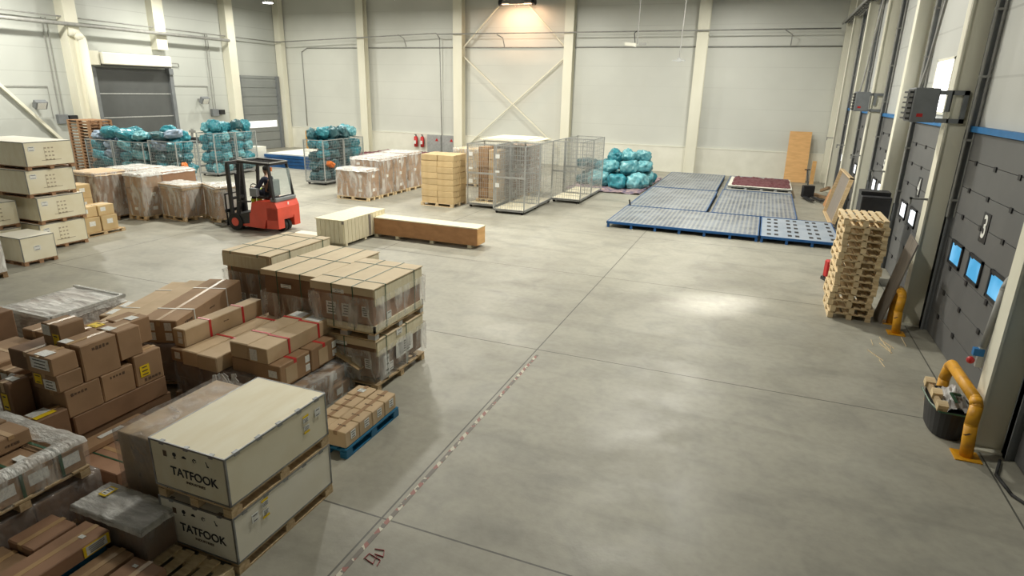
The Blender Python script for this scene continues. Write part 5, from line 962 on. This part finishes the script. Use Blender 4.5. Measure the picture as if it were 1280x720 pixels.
# back-left deck and purple heap
t = thing('stacked_decks', 'stack of white and blue metal decks behind the forklift', 'deck', (-24.0, 29.4, 0)); 
for q in range(4): MB().box(-2.1, 1.5, -1.7, 1.8, .0+q*.18, .15+q*.18).build('blue_frame', 'blue_paint', t); MB().box(-2.0, 1.4, -1.62, 1.75, .15+q*.18, .21+q*.18).build('white_plate', 'deck_white' if q < 3 else 'white_paint', t)
t = thing('stacked_decks', 'low dark deck stack with maroon netting left of the carton row', 'deck', (-21.5, 34.0, 0)); MB().box(-2.2, 2.2, -2.6, 2.2, .0, .35).build('deck_stack', 'grey_paint', t)
k = MB(); bmesh.ops.create_grid(k.bm, x_segments=24, y_segments=14, size=.5)
for v in k.bm.verts: p = Vector((v.co.x*4.2-21.5, v.co.y*4+34, 0)); p.z = .40+.25*abs(noise.noise(p*2))+.05*noise.noise(p*7); v.co = p
tag(k.build('maroon_netting', 'dark_red_stuff', None, True), 'crumpled maroon netting on the low dark decks by the far wall', 'netting')

# ------------------------------------------------------------------ right side
# tall pallet stack
ords = ['lowest', 'second lowest', 'third lowest', 'fourth from the floor', 'fifth from the floor', 'sixth from the floor', 'seventh from the floor', 'eighth from the floor', 'ninth from the floor', 'tenth from the floor', 'eleventh from the floor', 'fourth from the top', 'third from the top', 'second from the top', 'topmost']
for k in range(15):
    j = random.uniform(-.035, .035); q = random.uniform(-.03, .03); dx = (.0, .03, -.03, .02, .01, .05, .04)[k] if k < 7 else .03
    pallet(1.70+j+dx-.0, 2.50+j+dx, 13.82+q, 15.02+q, k*.141, 'bare wooden pallet %s in the tall stack by the dock doors' % ords[k], 'pallet_new', .1405, 'y', group='bare pallets in the tall dock side stack', nb=6)
t = thing('red_jerrycan', 'red plastic canister half hidden behind the tall pallet stack', 'canister', (2.0, 16.9, 0), .4); MB().box(-.14, .14, -.1, .1, .08, .52, bevel=.03).build('body', 'red_paint', t); MB().box(-.16, .16, -.12, .12, 0, .08).build('stand', 'dark', t); MB().cyl((0, 0, .52), (0, 0, .56), .03, 8).build('cap', 'dark', t)
# leaning board
k = MB(); A, B, C_, D_ = Vector((2.45, 13.9, 0.0)), Vector((2.78, 13.75, .0)), Vector((3.02, 13.42, 1.72)), Vector((2.98, 13.8, 1.82))
A, B, C_, D_ = Vector((2.68, 14.35, 0)), Vector((2.74, 13.85, 0)), Vector((3.0, 13.45, 1.78)), Vector((2.95, 13.95, 1.88)); nrm = (B-A).cross(D_-A).normalized()*.03
vs = [k.bm.verts.new(p) for p in (A, B, C_, D_)]+[k.bm.verts.new(p+nrm) for p in (A, B, C_, D_)]
for q in ((0, 1, 2, 3), (7, 6, 5, 4), (0, 4, 5, 1), (1, 5, 6, 2), (2, 6, 7, 3), (3, 7, 4, 0)): k.bm.faces.new([vs[i] for i in q])
tag(k.build('leaning_board', 'grey_board'), 'long grey brown board leaning on the dock column beside the pallet stack', 'board')
# yellow guards
def guard(x, y0, y1, h, label):
    t = thing('bollard_guard', label, 'guard', (x, y0, 0)); L_ = y1-y0; MB().path([(0, 0, .0), (-.03, .02, .45), (0, .1, h-.06), (0, .18, h), (0, L_-.18, h), (0, L_-.1, h-.06), (0, L_, .45), (0, L_, 0)], .075, 16).build('bent_pipe', 'yellow_paint', t, True)
    for y in (0, L_): MB().box(-.15, .15, y-.14, y+.14, 0, .015).build('base_plate', 'yellow_paint', t)
    MB().cyl((-.02, .012, .33), (-.03, .018, .345), .077, 16).cyl((0, .3, h), (0, .32, h), .0765, 3).build('dark_band', 'ink_brown', t)
guard(2.98, 8.68, 10.2, .74, 'bent yellow pipe guard next to the rubbish bin'); guard(2.92, 13.35, 13.98, .78, 'bent yellow pipe guard behind the leaning board')
# rubbish bin
t = thing('rubbish_bin', 'black plastic crate full of scrap next to the yellow guard', 'bin', (2.87, 9.45, 0)); b = MB(); n = 28; lo_, hi_, li = [], [], []
for q in range(n):
    a = q*2*PI/n; c, s = math.cos(a), math.sin(a); e = 1/max(abs(c)**2.6+abs(s)**2.6, .01)**(1/2.6); lo_.append(b.bm.verts.new((.2*c*e, .40*s*e, .01))); hi_.append(b.bm.verts.new((.25*c*e, .48*s*e, .42))); li.append(b.bm.verts.new((.22*c*e, .44*s*e, .40)))
for q in range(n):
    r = (q+1) % n; b.bm.faces.new((lo_[q], lo_[r], hi_[r], hi_[q])); b.bm.faces.new((hi_[q], hi_[r], li[r], li[q]))
b.bm.faces.new(lo_); b.bm.faces.new(li); b.build('tub', 'dark', t); MB().path([(.15, -.49, .43), (-.2, -.47, .43), (-.26, -.2, .43), (-.26, .3, .43)], .012, 6).build('green_rim_cord', 'green_strap', t)
k = MB(); bmesh.ops.create_grid(k.bm, x_segments=18, y_segments=22, size=.5)
for v in k.bm.verts: r = v.co.length; p = Vector((v.co.x*.36+.03, v.co.y*.72, .42+.22*max(0, 1-2*r)+.09*noise.noise(v.co*9))); v.co = p
o = k.build('crumpled_film', 'tarp_grey', None, True, loc=(2.87, 9.45, 0.005)); tag(o, 'crumpled clear plastic film filling the black bin', 'plastic film')
for q, (y, z) in enumerate(((-.38, .50), (-.05, .53), (.36, .52))):
    o = thing('timber_offcut', 'wood block in the bin, %s of three' % ('nearest the camera', 'middle one', 'farthest from the camera')[q], 'wood', (2.70, 9.45+y, z-.06)); MB().box(-.06, .06, -.06, .06, 0, .1, Matrix.Rotation(.3, 4, 'X')).build('block', 'pallet_new', o)
o = tag(MB().bar((2.68, 9.0, .47), (2.70, 9.85, .47), .05, .09).build('wood_slat', 'pallet_wood'), 'reddish wooden slat lying along the edge of the bin', 'wood')
o = tag(MB().path([(2.87, 9.1, .55), (2.81, 9.2, .63), (2.93, 9.26, .6), (2.85, 9.32, .56)], .02, 6).build('strapping_scrap', 'green_strap'), 'curl of green strapping on top of the bin', 'strapping')
# door lever, blue handle etc at column 2/3
t = thing('door_control', 'bent grey tube and switches on the near column beside door 3', 'control', (3.06, 9.33, 0)); MB().path([(.2, .3, 2.2), (.1, .08, 2.2), (.05, .0, 2.1), (.0, .0, 1.3)], .045, 10).build('bent_tube', 'grey_pipe', t, True)
MB().box(-.1, .02, -.04, .04, 1.18, 1.28).build('blue_switch', 'blue_trim', t); MB().ball((-.1, 0, 1.1), .05).build('red_button', 'red_paint', t); MB().box(-.04, .04, -.03, .03, 1.02, 1.3).build('mounting_box', 'zinc', t)
t = thing('door_lever', 'black L shaped lever fixed at the right side of door 3', 'lever', (3.46, 9.75, 1.35)); MB().box(-.03, .03, -.03, .45, .28, .33).box(-.03, .03, -.03, .03, -.25, .3).build('arm', 'dark', t)
# black cabinet, frames, plywood, pallet truck
t = thing('black_cabinet', 'tall black cabinet between the pallet stack and door 5', 'cabinet', (2.72, 17.35, 0)); MB().box(-.32, .32, -.35, .35, 0, 2.15, bevel=.01).build('body', 'dark', t); MB().box(-.3, .3, -.365, -.352, .05, 2.1).build('door', 'dark', t); MB().box(-.32, .32, -.1, .35, 2.15, 2.24).build('top_lip', 'dark', t)
t = thing('wooden_tray', 'shallow wooden tray frame leaning against the far dock columns', 'tray', (2.72, 25.9, 0)); M = Matrix.Rotation(.2, 4, 'Y')
MB().box(-.02, .0, -1.6, 1.6, 0, 1.75, M).build('back_panel', 'grey_board', t); MB().box(-.14, 0, -1.65, -1.6, 0, 1.8, M).box(-.14, 0, 1.6, 1.65, 0, 1.8, M).box(-.14, 0, -1.65, 1.65, 1.75, 1.8, M).box(-.14, 0, -1.65, 1.65, 0, .05, M).build('rim', 'pallet_wood', t)
t = thing('leaning_boards', 'brown boards leaning together in the corner by the dock columns', 'board', (2.95, 29.2, 0))
for q in range(4): MB().box(-.03, 0, -.8+q*.3, .3+q*.25, 0, 1.3-.2*q, Matrix.Translation((-.06*q, -.2*q, 0)) @ Matrix.Rotation(.15+.04*q, 4, 'Y')).build('board', 'ply_red' if q % 2 else 'pallet_red', t)
t = thing('plywood_sheet', 'tall orange plywood sheet leaning upright against the far wall', 'board', (1.82, 36.9, 0)); MB().box(-.55, .55, -.02, .02, 0, 2.75, Matrix.Rotation(-.3, 4, 'X')).build('sheet', 'ply_orange', t)
tag(MB().box(2.55, 2.75, 36.6, 36.7, 0, 1.2, Matrix.Identity(4)).build('upright_plank', 'ply_orange'), 'short orange plank standing upright near the far right corner', 'board')
t = thing('pallet_truck', 'dark hand pallet truck parked near the far right corner', 'pallet truck', (2.3, 30.6, 0), 1.85)
MB().box(-.8, .4, -.28, -.12, .08, .14).box(-.8, .4, .12, .28, .08, .14).build('forks', 'dark', t); MB().box(.35, .6, -.25, .25, .08, .6, bevel=.02).build('pump_housing', 'dark', t); MB().path([(.55, 0, .5), (.95, 0, 1.25)], .03, 8).path([(.95, -.12, 1.25), (.95, .12, 1.25)], .025, 8).build('handle', 'dark', t); MB().cyl((.5, -.1, .09), (.5, .1, .09), .09, 14).build('wheel', 'black_rubber', t)
t = thing('timber_offcuts', 'low heap of dark timber pieces on the floor by the plywood sheet', 'wood', (2.75, 31.5, 0)); MB().bar((-.5, .2, .1), (.3, -.6, .12), .12).bar((-.2, .6, .1), (.2, -.9, .15), .1).bar((.1, 1.2, .2), (.3, 0, .5), .12).build('beams', 'pallet_dark', t)
# low ends: yellow item near far wall left
tag(MB().box(-31.0, -30.8, 37.2, 37.5, 0, 1.3).build('yellow_post', 'yellow_paint'), 'yellow post standing by the far wall beside the grey left door', 'post')
# column foot clutter bottom right
tag(MB().path([(3.35, 8.7, .03), (3.2, 8.3, .03), (3.25, 7.9, .02), (3.5, 7.5, .02)], .02, 6).build('floor_cable', 'black_rubber', None, True), 'black cable on the floor at the foot of the near right column', 'cable')
for o in bpy.data.objects:
    if o.type == 'MESH' and o.name.startswith('bent_pipe'): pass
